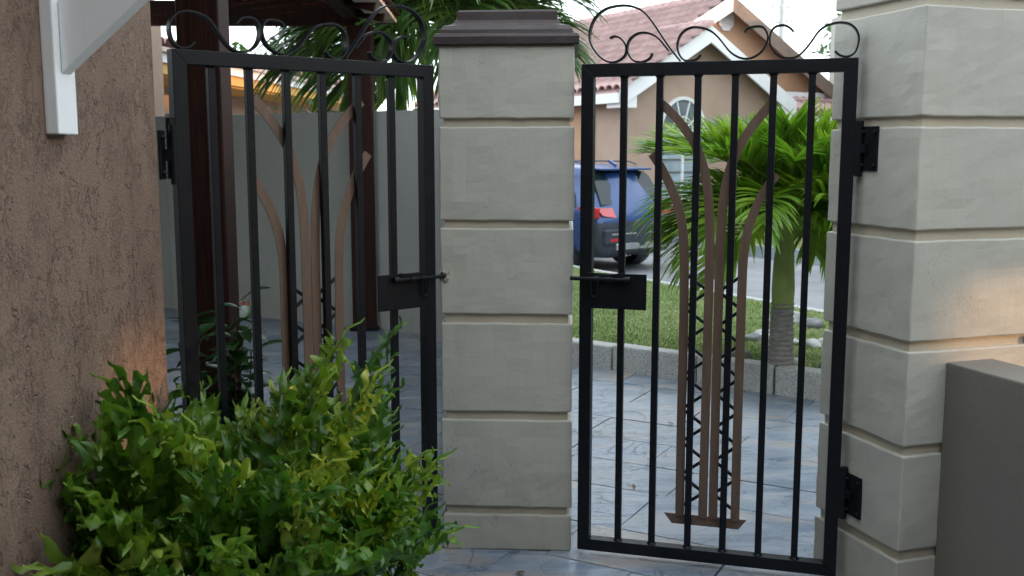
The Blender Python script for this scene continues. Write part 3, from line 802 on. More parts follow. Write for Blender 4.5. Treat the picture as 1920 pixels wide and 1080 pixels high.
# 45 degree strut: slab parallel to x-z
def strut(px, pz, L, w, y0, y1, ang):
    d = Vector((math.cos(ang), math.sin(ang))); n = Vector((-d.y, d.x))
    a = Vector((px, pz)); 
    return [a, a + d * L, a + d * L + n * w, a + n * w - d * w * math.tan(math.pi / 2 - ang) if False else a + Vector((0, w / math.cos(ang)))]
ang = rad(41.5)
poly = strut(0.036, 0.155, 1.50, 0.135, 0, 0, ang)
MB().prism([(p.x, p.y) for p in poly], -0.028, 0.030).build('strut', M['white_wood'], br, bevel=0.003)
MB().box((0.24, 0, 1.395), (0.46, 0.058, 0.03)).build('top_rail', M['white_wood'], br, bevel=0.003)
MB().lathe([(0.0, 0.006), (0.008, 0.004), (0.009, 0.0)], (0.035, 0.020, 0.335), 8, axis='x').build('screw', M['chrome'], br)

# small hinge on the end of the stucco wall for the left gate
hg = empty('wall_hinge', (-1.150, 3.455, 1.690)); tag(hg, 'black bolted hinge bracket between brown stucco wall and left gate', 'hinge')
MB().box((-0.036, 0, 0), (0.009, 0.05, 0.165)).build('hinge_plate', M['iron'], hg, bevel=0.002)
for dz in (-0.06, 0.06):
    MB().lathe([(0.009, 0.0), (0.009, 0.006), (0.006, 0.011), (0.0, 0.012)], (-0.031, -0.01, dz), 6, axis='x', smooth=False).build('bolt', M['iron'], hg)
MB().box((-0.020, 0.005, 0), (0.034, 0.022, 0.040)).tube([(0.0, 0.01, -0.10), (0.0, 0.01, 0.10)], 0.0125, 10).build('hinge_arm', M['iron'], hg)

# ------------------------------------------------------------------ boundary wall, carport
bw_a = Vector((-6.2, 12.2)); bw_b = Vector((-0.45, 9.06))
# straight wall behind the carport
d = (Vector((-0.853, 9.366)) - Vector((-2.816, 10.46))).normalized()
p0 = Vector((-0.853, 9.366)) + d * 0.5
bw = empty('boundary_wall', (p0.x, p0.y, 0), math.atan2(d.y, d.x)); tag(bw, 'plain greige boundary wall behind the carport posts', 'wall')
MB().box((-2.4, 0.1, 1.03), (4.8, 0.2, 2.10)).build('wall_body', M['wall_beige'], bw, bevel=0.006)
rw_a = Vector((-0.43, 9.0)); rw_b = Vector((-0.06, 4.72)); rw_d = rw_b - rw_a
rw_ = MB().box((0, 0, 1.03), (rw_d.length, 0.14, 2.06)).build('added_return_wall', M['wall_beige'], bw, bevel=0.006)  # unseen dividing wall, added to darken the carport
rw_.matrix_parent_inverse = bw.matrix_basis.inverted(); rw_.location = ((rw_a.x + rw_b.x) / 2, (rw_a.y + rw_b.y) / 2, 0); rw_.rotation_euler = (0, 0, math.atan2(rw_d.y, rw_d.x))
MB().box((-4.75, -3.2, 1.5), (0.2, 6.6, 3.0)).build('added_side_wall', M['wall_beige'], bw)  # unseen occluder, added to close off light from the left
MB().box((-3.62, -0.02, 1.045), (0.20, 0.06, 2.12)).build('pilaster', M['wall_beige'], bw, bevel=0.005)

cp = empty('carport', (-1.43, 4.8, 0), rad(1.0)); tag(cp, 'dark brown timber carport on square posts behind the left gate', 'carport')
def post(x, y, w, parent, h=2.86):
    MB().box((x, y, h / 2), (w, w, h)).build('post', M['dark_wood'], parent, bevel=0.008)
    MB().box((x, y, 0.02), (w + 0.05, w + 0.05, 0.04)).build('post_foot', M['iron'], parent, bevel=0.003)
post(0.0, 0.0, 0.195, cp)
post(0.10, 4.87, 0.225, cp)
post(-3.6, 0.0, 0.195, cp)
MB().box((-2.0, 4.87, 2.975), (4.1, 0.12, 0.22)).build('beam', M['dark_wood'], cp, bevel=0.006)
MB().box((-2.0, 0.0, 2.975), (4.1, 0.12, 0.22)).build('beam', M['dark_wood'], cp, bevel=0.006)
MB().box((0.05, 2.43, 2.965), (0.12, 4.70, 0.15)).build('beam', M['dark_wood'], cp, bevel=0.006)
for i in range(11):
    MB().bar((-5.9, -0.9 + i * 0.68, 4.20), (0.36 if i < 9 else -0.4, -0.9 + i * 0.68, 2.92 if i < 9 else 3.075), 0.07, 0.12).build('rafter', M['dark_wood'], cp, bevel=0.004)
for i in range(33):
    x = -5.95 + i * 0.197
    z = 3.00 + (0.36 - x) * 0.204
    MB().bar((x, -1.15, z), (x, 6.5 if x < -0.3 else 5.15, z), 0.19, 0.022).build('roof_board', M['dark_wood'], cp)
MB().box((0.31, 5.20, 3.02), (0.17, 0.16, 0.18)).build('rafter_end', M['dark_wood'], cp, bevel=0.006)
# eave edge of barrel tiles along the right side of the carport
tile_me = None
nt = 29
for i in range(nt):
    y = -1.0 + i * 0.212
    if tile_me is None:
        mb = MB(); seg = 8; vs = []; 
        for (xx, zz) in ((-0.34, 0.030), (0.06, -0.008)):
            for r in (0.100, 0.086):
                for k in range(seg + 1):
                    a = math.pi * k / seg; vs.append((xx, -math.cos(a) * r, zz + math.sin(a) * r * 0.72))
        m = seg + 1; fs = []
        for k in range(seg):
            fs += [(k, k + 1, 2 * m + k + 1, 2 * m + k), (m + k, 3 * m + k, 3 * m + k + 1, m + k + 1), (2 * m + k, 2 * m + k + 1, 3 * m + k + 1, 3 * m + k)]
        mb.add(vs, fs); tile_me = mb.mesh('roof_tile')
    o = link_mesh('roof_tile', tile_me, M['tile_pale'], cp); o.location = (0.34, y, 2.975)
    pan = None
MB().box((0.30, 2.03, 2.945), (0.22, 6.3, 0.03)).build('eave_board', M['tile_pale'], cp)

# ------------------------------------------------------------------ ferns, shrub, ball
def fern_frond_mesh(seed, L, stipe, bend, lobes, mats):
    r = random.Random(seed); mb = MB()
    n = 26; pts = []; tans = []
    p = Vector((0, 0, 0)); el = rad(86)
    ds = (stipe + L) / n
    tw = r.uniform(-0.25, 0.25); az = 0.0
    for i in range(n + 1):
        pts.append(p.copy())
        dvec = Vector((math.sin(az) * math.cos(el), math.cos(az) * math.cos(el), math.sin(el))); tans.append(dvec)
        p = p + dvec * ds
        f = i / n
        el -= bend * (0.4 + 1.9 * f * f) / n; az += tw / n
    rsz = [0.0036 * (1 - 0.75 * i / n) for i in range(n + 1)]
    mb.tube(pts, rsz, 5, mi=1)
    def frame(s):
        x = max(0, min(n - 1e-4, s / (stipe + L) * n)); i = int(x); t = x - i
        q = pts[i].lerp(pts[i + 1], t); d = tans[i].lerp(tans[i + 1], t).normalized()
        side = d.cross(Vector((0, 0, 1)))
        if side.length < 0.05: side = Vector((1, 0, 0))
        side.normalize()
        nn = side.cross(d).normalized()
        return q, d, side, nn
    # central web
    web_l = []; web_r = []
    NW = 22
    for i in range(NW + 1):
        s = stipe + L * i / NW
        q, d, sd, nn = frame(s)
        w = 0.016 * math.sin(math.pi * (0.12 + 0.85 * i / NW)) + 0.003
        web_l.append(q - sd * w + nn * 0.006); web_r.append(q + sd * w + nn * 0.006)
    cen = [frame(stipe + L * i / NW)[0] for i in range(NW + 1)]
    vs = web_l + cen + web_r; m = NW + 1; fs = []
    for i in range(NW): fs += [(i, i + 1, m + i + 1, m + i), (m + i, m + i + 1, 2 * m + i + 1, 2 * m + i)]
    mb.add(vs, fs, 0, True)
    for k in range(lobes):
        f = (k + 0.3) / lobes
        for sg in (-1, 1):
            s = stipe + L * (f * 0.93 + r.uniform(-0.015, 0.015))
            q, d, sd, nn = frame(s)
            ll = (0.070 + 0.075 * math.sin(math.pi * (0.18 + 0.72 * f))) * r.uniform(0.65, 1.2) * 0.92 * L / 0.38
            wd = 0.0158 * r.uniform(0.8, 1.25) * (0.75 + 0.5 * math.sin(math.pi * f)) * L / 0.38
            ang_ = rad(r.uniform(34, 70) * (1 - 0.35 * f))
            dirv = (d * math.cos(ang_) + sd * sg * math.sin(ang_)).normalized()
            dirv = (dirv + nn * r.uniform(-0.55, 0.65)).normalized()
            upv = (nn + d * 0.1 + sd * r.uniform(-0.7, 0.7)).normalized()
            ns = 8; A = []; B = []; Cn = []
            ph = r.uniform(0, 6.28); am = r.uniform(0.008, 0.020); curl = r.uniform(-0.9, 1.3); twist = r.uniform(-1.5, 1.5)
            cp_ = q.copy(); dd = dirv.copy()
            fq = r.uniform(1.3, 2.3)
            for j in range(ns + 1):
                t = j / ns
                prof = (math.sin(math.pi * min(1, 0.16 + 0.84 * t)) ** 0.7) * (1 - 0.25 * t) if j < ns else 0.02
                w = wd * (prof + 0.10 * math.sin(t * 11 + ph)) if 0 < j < ns else wd * (1.05 if j == 0 else 0.03)
                cr = dd.cross(upv).normalized(); un = cr.cross(dd).normalized()
                tt = twist * t
                cr2 = cr * math.cos(tt) + un * math.sin(tt)
                wave = am * math.sin(t * 6.28 * fq + ph) * (0.25 + t)
                A.append(cp_ + cr2 * w + un * (wave + am * 0.9 * math.sin(t * 9 + ph)))
                B.append(cp_ - cr2 * w + un * (wave + am * 0.9 * math.sin(t * 8.2 + ph + 2.2)))
                Cn.append(cp_ + un * (wave * 0.6 - w * 0.18))
                step = ll / ns
                cp_ = cp_ + dd * step
                dd = (dd + un * (-curl * 0.9 / ns) + d * (0.35 / ns)).normalized()
            vs = A + Cn + B; m = ns + 1; fs = []
            for j in range(ns): fs += [(j, j + 1, m + j + 1, m + j), (m + j, m + j + 1, 2 * m + j + 1, 2 * m + j)]
            mb.add(vs, fs, 0, True)
    # terminal lobe
    q, d, sd, nn = frame(stipe + L * 0.97)
    vs = []; 
    for j in range(6):
        t = j / 5; w = 0.013 * math.sin(math.pi * (0.3 + 0.68 * t)); c_ = q + d * 0.10 * t + nn * 0.012 * math.sin(t * 5)
        vs += [c_ - sd * w, c_ + nn * 0.004, c_ + sd * w]
    mb.add(vs, [(3 * j + a, 3 * j + a + 1, 3 * j + a + 4, 3 * j + a + 3) for j in range(5) for a in (0, 1)], 0, True)
    me = bpy.data.meshes.new('frond'); me.from_pydata(mb.v, [], mb.f)
    for i, pgn in enumerate(me.polygons): pgn.material_index = mb.mi[i]; pgn.use_smooth = mb.sm[i]
    for mm in mats: me.materials.append(mm)
    me.update()
    return me

fern = empty('fern_bush', (-0.80, 3.02, 0)); tag(fern, 'bushy wavy leaved green fern growing at the foot of the brown stucco wall', 'fern')
variants = []
for i in range(14):
    mt = M['fern'] if i < 9 else M['fern_young']
    variants.append(fern_frond_mesh(100 + i, 0.36 + 0.03 * (i % 5), 0.36 + 0.10 * (i % 4), 0.25 + 0.20 * (i % 5), 6 + i % 3, [mt, M['stipe']]))
old = fern_frond_mesh(300, 0.30, 0.30, 1.2, 4, [M['fern_old'], M['stipe']])
fr_ = random.Random(12)
NF = 205
for i in range(NF):
    rr = math.sqrt(fr_.random()); th = fr_.uniform(0, 2 * math.pi)
    bx, by = -0.05 + 0.34 * rr * math.cos(th), 0.27 * rr * math.sin(th)
    lean = rad(2 + 29 * rr * fr_.uniform(0.4, 1.15))
    az = th + fr_.uniform(-0.9, 0.9)
    v = fr_.choice(variants[:9]) if fr_.random() < 0.70 else fr_.choice(variants[9:])
    if i in (3, 60): v = old
    o = link_mesh('frond', v, None, fern)
    # the frond grows along +Z and bends towards its local +Y; lean it outward from the clump
    dirxy = az - math.pi / 2
    if bx < -0.12 and math.cos(az) < -0.3: lean *= 0.85
    if bx > 0.0 and math.cos(az) > 0.0: lean *= 0.62
    if bx > 0.12 and v in variants[0::4]: v = variants[3]
    o.rotation_mode = 'QUATERNION'
    q1 = Matrix.Rotation(dirxy, 4, 'Z') @ Matrix.Rotation(-lean, 4, 'X') @ Matrix.Rotation(fr_.uniform(-1.4, 1.4), 4, 'Z')
    o.rotation_quaternion = q1.to_quaternion()
    s = fr_.uniform(0.80, 1.08) * (1.0 - 0.42 * bx) * (1.06 - 0.16 * rr)
    if i % 23 == 7: s *= 1.16; lean *= 0.6
    o.scale = (s, s, s); o.location = (bx, by, 0)
    if v is old: o.location = (-0.08 + 0.1 * (i > 9), -0.20, 0.10); o.rotation_quaternion = (Matrix.Rotation(3.1, 4, 'Z') @ Matrix.Rotation(-0.25, 4, 'X')).to_quaternion(); o.scale = (1, 1, 1)

# dark glossy shrub with a red bloom, behind the gate beside the first post
def leaf_mesh(L, Wd, fold, bend, seed, mat, name='leaf'):
    r = random.Random(seed); vs = []; n = 6
    for j in range(n + 1):
        t = j / n; w = Wd * math.sin(math.pi * (0.06 + 0.92 * t)) ** 0.8
        y = L * t; z = -bend * L * t * t
        vs += [(-w, y, z + fold * w), (0, y, z), (w, y, z + fold * w)]
    mb = MB().add(vs, [(3 * j + a, 3 * j + a + 1, 3 * j + a + 4, 3 * j + a + 3) for j in range(n) for a in (0, 1)], 0, True)
    me = bpy.data.meshes.new(name); me.from_pydata(mb.v, [], mb.f)
    for p in me.polygons: p.use_smooth = True
    me.materials.append(mat)
    return me
sh = empty('flowering_shrub', (-1.26, 4.28, 0)); tag(sh, 'dark glossy leaved shrub with one red bloom behind the left gate', 'shrub')
lm = [leaf_mesh(0.105 + 0.02 * i, 0.024 + 0.003 * i, 0.3, 0.35, i, M['shrub_leaf']) for i in range(3)]
sr = random.Random(31)
for k in range(12):
    th = sr.uniform(0, 6.28); top = Vector((0.16 * math.cos(th), 0.10 * math.sin(th), sr.uniform(0.7, 1.05)))
    if k == 0: top = Vector((0.12, -0.05, 1.08))
    pts = [Vector((0.3 * top.x, 0.3 * top.y, 0)).lerp(top, t) + Vector((0.02 * math.sin(t * 5 + k), 0, 0)) for t in (0, .25, .5, .75, 1)]
    MB().tube(pts, [0.007, 0.006, 0.005, 0.004, 0.003], 5).build('stem', M['bark'], sh)
    for j in range(16):
        t = 0.35 + 0.65 * (j + 1) / 16
        p = Vector((0.3 * top.x, 0.3 * top.y, 0)).lerp(top, t)
        o = link_mesh('leaf', sr.choice(lm), None, sh); o.location = p
        o.rotation_euler = (sr.uniform(-0.2, 0.8), sr.uniform(-0.4, 0.4), j * 2.4 + sr.uniform(-0.3, 0.3))
fl = MB()
for k in range(9):
    a = k * 2.4; c_ = Vector((0.135 + 0.016 * math.cos(a), -0.07 + 0.016 * math.sin(a), 1.06 + 0.006 * (k % 3)))
    e1 = Vector((math.cos(a), math.sin(a), 0.5)) * 0.017; e2 = Vector((-math.sin(a), math.cos(a), 0)) * 0.008
    fl.add([c_ - e1 * 0.3, c_ + e2, c_ + e1, c_ - e2], [(0, 1, 2, 3)])
fl.build('bloom', M['flower'], sh)

bl = empty('ball', (-0.82, 6.45, 0)); tag(bl, 'small white ball with dark patches on the slate floor behind the left gate', 'ball')
bm = bmesh.new(); bmesh.ops.create_icosphere(bm, subdivisions=3, radius=0.07)
ico = bmesh.new(); bmesh.ops.create_icosphere(ico, subdivisions=1, radius=1.0); dirs = [v.co.normalized() for v in ico.verts]; ico.free()
for f in bm.faces:
    f.smooth = True
    f.material_index = 1 if max(f.calc_center_median().normalized().dot(q) for q in dirs) > 0.945 else 0
me = bpy.data.meshes.new('ball_skin'); bm.to_mesh(me); bm.free()
o = link_mesh('ball_skin', me, [M['ball_white'], M['ball_black']], bl); o.location = (0, 0, 0.07); o.rotation_euler = (0.5, 0.3, 0.8)

# a few dry leaves blown onto the slate
M['dry_leaf'] = m_plain('dry_leaf', (0.13, 0.085, 0.045), 0.8, var=0.4, bump=0)
dry = leaf_mesh(0.06, 0.014, 0.35, -0.25, 1, M['dry_leaf'])
for k, (x, y, lb) in enumerate(((0.62, 4.95, 'small dry brown leaf on the slate just behind the left bars of the right gate'),
                                (1.02, 6.2, 'small dry brown leaf on the slate behind the lattice motif of the right gate'),
                                (0.02, 3.93, 'small dry brown leaf on the slate in front of the centre pillar'))):
    o = link_mesh('dry_leaf', dry, None); o.location = (x, y, 0.005); o.rotation_euler = (0.05, 0.1, k * 1.9); o.scale = (0.7 + 0.1 * (k % 4),) * 3
    tag(o, lb, 'leaf', 'dry leaves on the slate')

# ------------------------------------------------------------------ palms
def palm_frond_mesh(seed, L, el0, el1, nl, ll, lw_, mats, droop=0.5, vee=0.35):
    r = random.Random(seed); mb = MB()
    n = 16; pts = []; tans = []; p = Vector((0, 0, 0)); ds = L / n
    for i in range(n + 1):
        f = i / n; el = rad(el0 + (el1 - el0) * f ** 1.2)
        pts.append(p.copy()); dv = Vector((0, math.cos(el), math.sin(el))); tans.append(dv); p = p + dv * ds
    mb.tube(pts, [0.011 * L * (1 - 0.85 * i / n) for i in range(n + 1)], 5, mi=1)
    for k in range(nl):
        f = 0.10 + 0.90 * (k + 0.5) / nl
        for sg in (-1, 1):
            x = min(n - 1e-4, (f + r.uniform(-0.006, 0.006)) * n); x = max(0, x); i = int(x)
            q = pts[i].lerp(pts[i + 1], x - i); d = tans[i]
            side = Vector((sg, 0, 0)); nn = Vector((1, 0, 0)).cross(d)
            aa = rad((62 - 38 * f) + r.uniform(-6, 6))
            dv = (d * math.cos(aa) + side * math.sin(aa) + nn * vee * r.uniform(0.5, 1.4)).normalized()
            length = ll * (0.45 + 0.75 * math.sin(math.pi * (0.22 + 0.62 * f))) * r.uniform(0.85, 1.1)
            w0 = lw_ * r.uniform(0.8, 1.15); ns = 5; vs = []; c_ = q.copy()
            wv = dv.cross(nn).normalized(); tw = r.uniform(-0.5, 0.5)
            wv = (wv * math.cos(tw) + nn * math.sin(tw)).normalized()
            for j in range(ns + 1):
                t = j / ns; w = w0 * (0.45 + 1.6 * t if t < 0.35 else 1.0 * (1 - ((t - 0.35) / 0.65) ** 1.6)) + 0.0005
                vs += [c_ - wv * w, c_ + wv * w]
                c_ = c_ + dv * (length / ns)
                dv = (dv + Vector((0, 0, -1)) * (droop * (0.35 + t) / ns)).normalized()
            mb.add(vs, [(2 * j, 2 * j + 1, 2 * j + 3, 2 * j + 2) for j in range(ns)], 0, True)
    me = bpy.data.meshes.new('frond'); me.from_pydata(mb.v, [], mb.f)
    for i, pg in enumerate(me.polygons): pg.material_index = mb.mi[i]; pg.use_smooth = mb.sm[i]
    for mm in mats: me.materials.append(mm)
    me.update()
    return me

def palm(name, loc, label, trunk, shaft, fronds, meshes, seed, trunk_mat, with_shaft=True):
    root = empty(name, loc); tag(root, label, 'palm tree')
    tb = MB(); prof = []
    z0, z1, r0, r1 = trunk
    nr = 14
    for i in range(nr + 1):
        t = i / nr; z = z0 + (z1 - z0) * t; rr = r0 + (r1 - r0) * t
        prof += [(rr * 1.05, z), (rr * 0.97, z + (z1 - z0) / nr * 0.25), (rr * 0.96, z + (z1 - z0) / nr * 0.8)]
    tb.lathe(prof, (0, 0, 0), 16); tb.build('trunk', trunk_mat, root, jitter=0.004)
    if with_shaft:
        MB().lathe(shaft, (0, 0, 0), 16).build('crownshaft', M['crownshaft'], root, jitter=0.003)
    r = random.Random(seed); zt = shaft[-1][1]
    for i, (az, mi, sc) in enumerate(fronds):
        o = link_mesh('frond', meshes[mi], None, root)
        o.location = (0.03 * math.cos(az), 0.03 * math.sin(az), zt - 0.05 + r.uniform(-0.06, 0.03))
        o.rotation_euler = (r.uniform(-0.08, 0.08), r.uniform(-0.10, 0.10), az - math.pi / 2)
        o.scale = (sc, sc, sc)
    return root
PM = [M['palm_leaf'], M['rachis']]
pmesh = [palm_frond_mesh(1, 0.85, 80, 22, 42, 0.40, 0.018, PM, 0.7, 0.5), palm_frond_mesh(2, 1.15, 62, -18, 48, 0.44, 0.018, PM, 0.75, 0.45),
         palm_frond_mesh(3, 1.12, 36, -52, 46, 0.46, 0.018, PM, 1.1, 0.35), palm_frond_mesh(4, 1.05, 14, -70, 44, 0.48, 0.018, PM, 1.2, 0.3)]
pr = random.Random(9)
fr_list = []
NPF = 46
for i in range(NPF):
    az = i * 2.399 + pr.uniform(-0.25, 0.25); lv_ = i / (NPF - 1)
    mi = 0 if lv_ < 0.18 else 1 if lv_ < 0.45 else 2 if lv_ < 0.78 else 3
    if mi == 3 and abs(math.cos(az)) < 0.45 and math.sin(az) < 0: continue
    fr_list.append((az, mi, pr.uniform(0.76, 0.93)))
palm('garden_palm', (1.93, 7.133, 0.13), 'small bright green palm on the lawn behind the right gate', (0.0, 0.50, 0.092, 0.080),
     [(0.080, 0.48), (0.078, 0.52), (0.082, 0.60), (0.074, 0.78), (0.064, 0.92), (0.050, 1.04), (0.035, 1.16)], fr_list, pmesh, 4, M['trunk'])
DM = [M['palm_dark'], M['rachis']]
dmesh = [palm_frond_mesh(11, 2.3, 74, 5, 64, 0.85, 0.030, DM, 1.3), palm_frond_mesh(12, 2.3, 46, -45, 64, 0.90, 0.030, DM, 1.6),
         palm_frond_mesh(13, 2.1, 20, -66, 60, 0.90, 0.030, DM, 1.7)]
fr_list = []
for i in range(32):
    az = i * 2.399 + pr.uniform(-0.2, 0.2); lv_ = i / 31
    fr_list.append((az, 0 if lv_ < 0.3 else 1 if lv_ < 0.68 else 2, pr.uniform(0.85, 1.05) * (0.74 if math.cos(az) > 0.2 else 1.0)))
for k in range(9): fr_list.append((2.5 + k * 0.25, 1 + k % 2, 0.80 + 0.04 * (k % 4)))
palm('tall_palm', (-0.60, 11.8, -0.5), 'tall drooping green palm rising behind the capped centre pillar', (0.0, 2.6, 0.17, 0.13),
     [(0.13, 2.55), (0.14, 2.8), (0.12, 3.2), (0.07, 3.75)], fr_list, dmesh, 5, M['trunk'])
# slim far palm by the next house
fm = [palm_frond_mesh(21, 1.0, 60, -30, 14, 0.35, 0.03, DM, 1.0), palm_frond_mesh(22, 0.9, 15, -70, 12, 0.35, 0.03, DM, 1.0)]
palm('slim_palm', (7.9, 26.0, -0.1), 'slim dark palm trunk with a shaggy top, before the white fascia at right', (0.0, 3.0, 0.15, 0.11),
     [(0.11, 2.95), (0.13, 3.1), (0.12, 3.2), (0.03, 3.3)], [(i * 1.05, i % 2, 0.25) for i in range(6)], fm, 6, M['bark'], False)

# rocks round the palm foot
ROCKS = [(2.07, 8.55, 0.075, 1, 'dark grey rock left of the palm foot on the lawn'), (2.19, 8.68, 0.10, 0, 'pale flat rock just left behind the palm trunk'),
         (2.60, 9.75, 0.10, 0, 'pale rock at the top of the lawn left of the palm'), (2.78, 9.95, 0.13, 0, 'long pale rock behind the palm near the road kerb'),
         (2.86, 9.55, 0.11, 1, 'grey rock on the lawn near the road, right of the palm'), (2.36, 8.40, 0.065, 0, 'small pale stone just right of the palm trunk'),
         (2.50, 8.28, 0.085, 0, 'rounded pale rock right of the palm trunk mid lawn'), (2.66, 8.42, 0.07, 0, 'pale rock furthest right on the mid lawn'),
         (2.085, 7.30, 0.06, 0, 'white rounded stone right beside the palm foot'), (2.30, 7.13, 0.08, 1, 'dark grey block shaped rock behind the kerb right of the palm'),
         (1.70, 7.50, 0.09, 1, 'flat grey rock left of the palm foot by the kerb'), (2.42, 7.02, 0.055, 0, 'small pale stone on the kerb edge near the pier')]
for i, (x, y, r_, dk, lb) in enumerate(ROCKS):
    bm = bmesh.new(); bmesh.ops.create_icosphere(bm, subdivisions=3, radius=r_)
    for v in bm.verts:
        v.co *= 1 + 0.30 * mnoise.noise(v.co / r_ * 1.1 + Vector((i * 7.3, i, 2))) + 0.10 * mnoise.noise(v.co / r_ * 3 + Vector((i, i * 5, 1)))
        v.co.z *= 0.62; v.co.x *= 1.2
    for f in bm.faces: f.smooth = True
    me = bpy.data.meshes.new('rock'); bm.to_mesh(me); bm.free()
    t_best = min(range(60), key=lambda t: (lawn_pt(0.5, t / 59).xy - Vector((x, y))).length)
    ztop = min((lawn_pt(u / 40, t / 40) for u in range(10, 40) for t in range(41)), key=lambda p: (p.xy - Vector((x, y))).length).z
    o = link_mesh('rock', me, M['rock_dark'] if dk else M['rock']); o.location = (x, y, ztop + r_ * 0.22); o.rotation_euler = (0, 0, i * 1.3)
    tag(o, lb, 'rock', 'rocks round the small palm')

# ------------------------------------------------------------------ neighbour's gabled house
HU = Vector((0.867, 0.498, 0)).normalized(); HV = Vector((-HU.y, HU.x, 0))           # along the gable, back from it
gh = empty('gabled_house', (4.063, 22.31, 0), math.atan2(HU.y, HU.x))
tag(gh, 'peach house with white edged twin gables, arched window and pink tiled roof', 'house')
sl = 0.60; ZA = 4.36; ZB = 5.20; UB = 1.39; SB = 0.95
wl = MB()
wl.prism([(-2.02, -0.3), (2.15, -0.3), (2.15, ZA - 0.1 - sl * 2.15), (0, ZA - 0.10), (-2.02, ZA - 0.1 - sl * 2.02)], 0.12, SB + 0.3)
wl.build('front_gable_wall', M['peach'], gh)
wl = MB(); wl.prism([(-2.02, -0.3), (4.9, -0.3), (4.9, ZB - 0.1 - 0.57 * (4.9 - UB)), (UB, ZB - 0.1), (-2.02, ZB - 0.1 - 0.57 * (UB + 2.02))], SB + 0.02, SB + 9.5)
wl.build('main_wall', M['peach2'], gh)
# bargeboards
def barge(u0, z0, u1, z1, y, w, name, drop=0.0, mat=None, th=0.05):
    d = Vector((u1 - u0, z1 - z0)).normalized(); n = Vector((d.y, -d.x)) if d.x > 0 else Vector((-d.y, d.x))
    a, b = Vector((u0, z0)), Vector((u1, z1))
    poly = [a, b, b + Vector((0, -w / abs(d.x))), a + Vector((0, -w / abs(d.x)))]
    MB().prism([(p.x, p.y) for p in poly], y, y + th).build(name, mat or M['white_trim'], gh)
barge(-2.35, ZA - sl * 2.35, -0.001, ZA, -0.36, 0.30, 'bargeboard'); barge(0.001, ZA, 2.55, ZA - sl * 2.55, -0.36, 0.30, 'bargeboard')
for u0, u1, zt in ((-2.35, -1.92, ZA - sl * 2.35), (2.10, 2.55, ZA - sl * 2.55)):
    z0 = zt + (0.28 if u0 > 0 else -0.34)
    MB().box(((u0 + u1) / 2, -0.1, zt - 0.23), (u1 - u0, 0.46, 0.24)).build('eave_return', M['white_trim'], gh)
barge(-0.9, ZB - 0.57 * (UB + 0.9), UB - 0.001, ZB, SB - 0.40, 0.30, 'bargeboard'); barge(UB + 0.001, ZB, 5.3, ZB - 0.57 * (5.3 - UB), SB - 0.40, 0.30, 'bargeboard', mat=M['soffit'])  # upper right board brown: its shadow put into the colour
# soffit boards below both gable overhangs
for (u0, z0, u1, z1, y0, y1) in ((-2.35, ZA - sl * 2.35, 0, ZA, -0.31, 0.12), (0, ZA, 2.55, ZA - sl * 2.55, -0.31, 0.12), (-0.9, ZB - 0.57 * (UB + 0.9), UB, ZB, SB - 0.35, SB + 0.02), (UB, ZB, 5.3, ZB - 0.57 * (5.3 - UB), SB - 0.35, SB + 0.02)):
    MB().prism([(u0, z0 - 0.06), (u1, z1 - 0.06), (u1, z1 - 0.12), (u0, z0 - 0.12)], y0, y1).build('soffit', M['soffit'], gh)
# octagonal louvred vent
vt = MB(); oc = [(1.54 + 0.24 * math.cos(rad(22.5 + 45 * k)), 4.71 + 0.26 * math.sin(rad(22.5 + 45 * k))) for k in range(8)]
vt.prism(oc, SB - 0.03, SB + 0.02); vent = vt.build('gable_vent', M['white_trim'], gh, bevel=0.01)
for k in range(6):
    MB().box((1.54, SB - 0.045, 4.56 + k * 0.06), (0.32, 0.02, 0.022), Matrix.Rotation(0.6, 3, 'X')).build('louvre', M['white_trim'], vent)
# roof: tile columns on the visible left slope
def tile_column(u_top, z_top, u_bot, slope, y, w, name='tile_column'):
    run = u_top - u_bot; n = max(3, int(run / 0.30)); seg = 5; vs = []; fs = []
    for i in range(n):
        ua = u_top - run * i / n; ub = u_top - run * (i + 1) / n - 0.02
        for (u, lift) in ((ua, 0.0), (ub, 0.028)):
            z = z_top - (u_top - u) * slope + lift
            for k in range(seg + 1):
                a = math.pi * k / seg; vs.append((u, y - math.cos(a) * w / 2, z + math.sin(a) * w * 0.42))
    m = seg + 1
    for i in range(2 * n - 1):
        for k in range(seg): fs.append((i * m + k, i * m + k + 1, (i + 1) * m + k + 1, (i + 1) * m + k))
    MB().add(vs, fs, 0, True).build(name, M['tile'], gh)
y = -0.33; first = True
while y < 9.6:
    if y < SB - 0.35: tile_column(0.0, ZA + 0.03, -2.42, sl, y, 0.25)
    else: tile_column(UB, ZB + 0.03, -2.42, (ZB - (ZA - sl * 2.42)) / (UB + 2.42), y, 0.25)
    y += 0.262
rf = MB()
rf.prism([(-2.40, ZA - sl * 2.40 + 0.01), (0, ZA + 0.01), (0, ZA - 0.05), (-2.40, ZA - sl * 2.40 - 0.05)], -0.31, SB - 0.35)
rf.prism([(0.0, ZA + 0.01), (2.6, ZA - sl * 2.6 + 0.01), (2.6, ZA - sl * 2.6 - 0.05), (0.0, ZA - 0.05)], -0.31, SB - 0.02)
s2 = (ZB - (ZA - sl * 2.40)) / (UB + 2.40)
rf.prism([(-2.40, ZA - sl * 2.40 + 0.01), (UB, ZB + 0.01), (UB, ZB - 0.05), (-2.40, ZA - sl * 2.40 - 0.05)], SB - 0.34, 9.6)
rf.prism([(UB, ZB + 0.01), (5.35, ZB - 0.57 * (5.35 - UB) + 0.01), (5.35, ZB - 0.57 * (5.35 - UB) - 0.05), (UB, ZB - 0.05)], SB - 0.34, 9.6)
rf.build('roof_deck', M['tile'], gh)
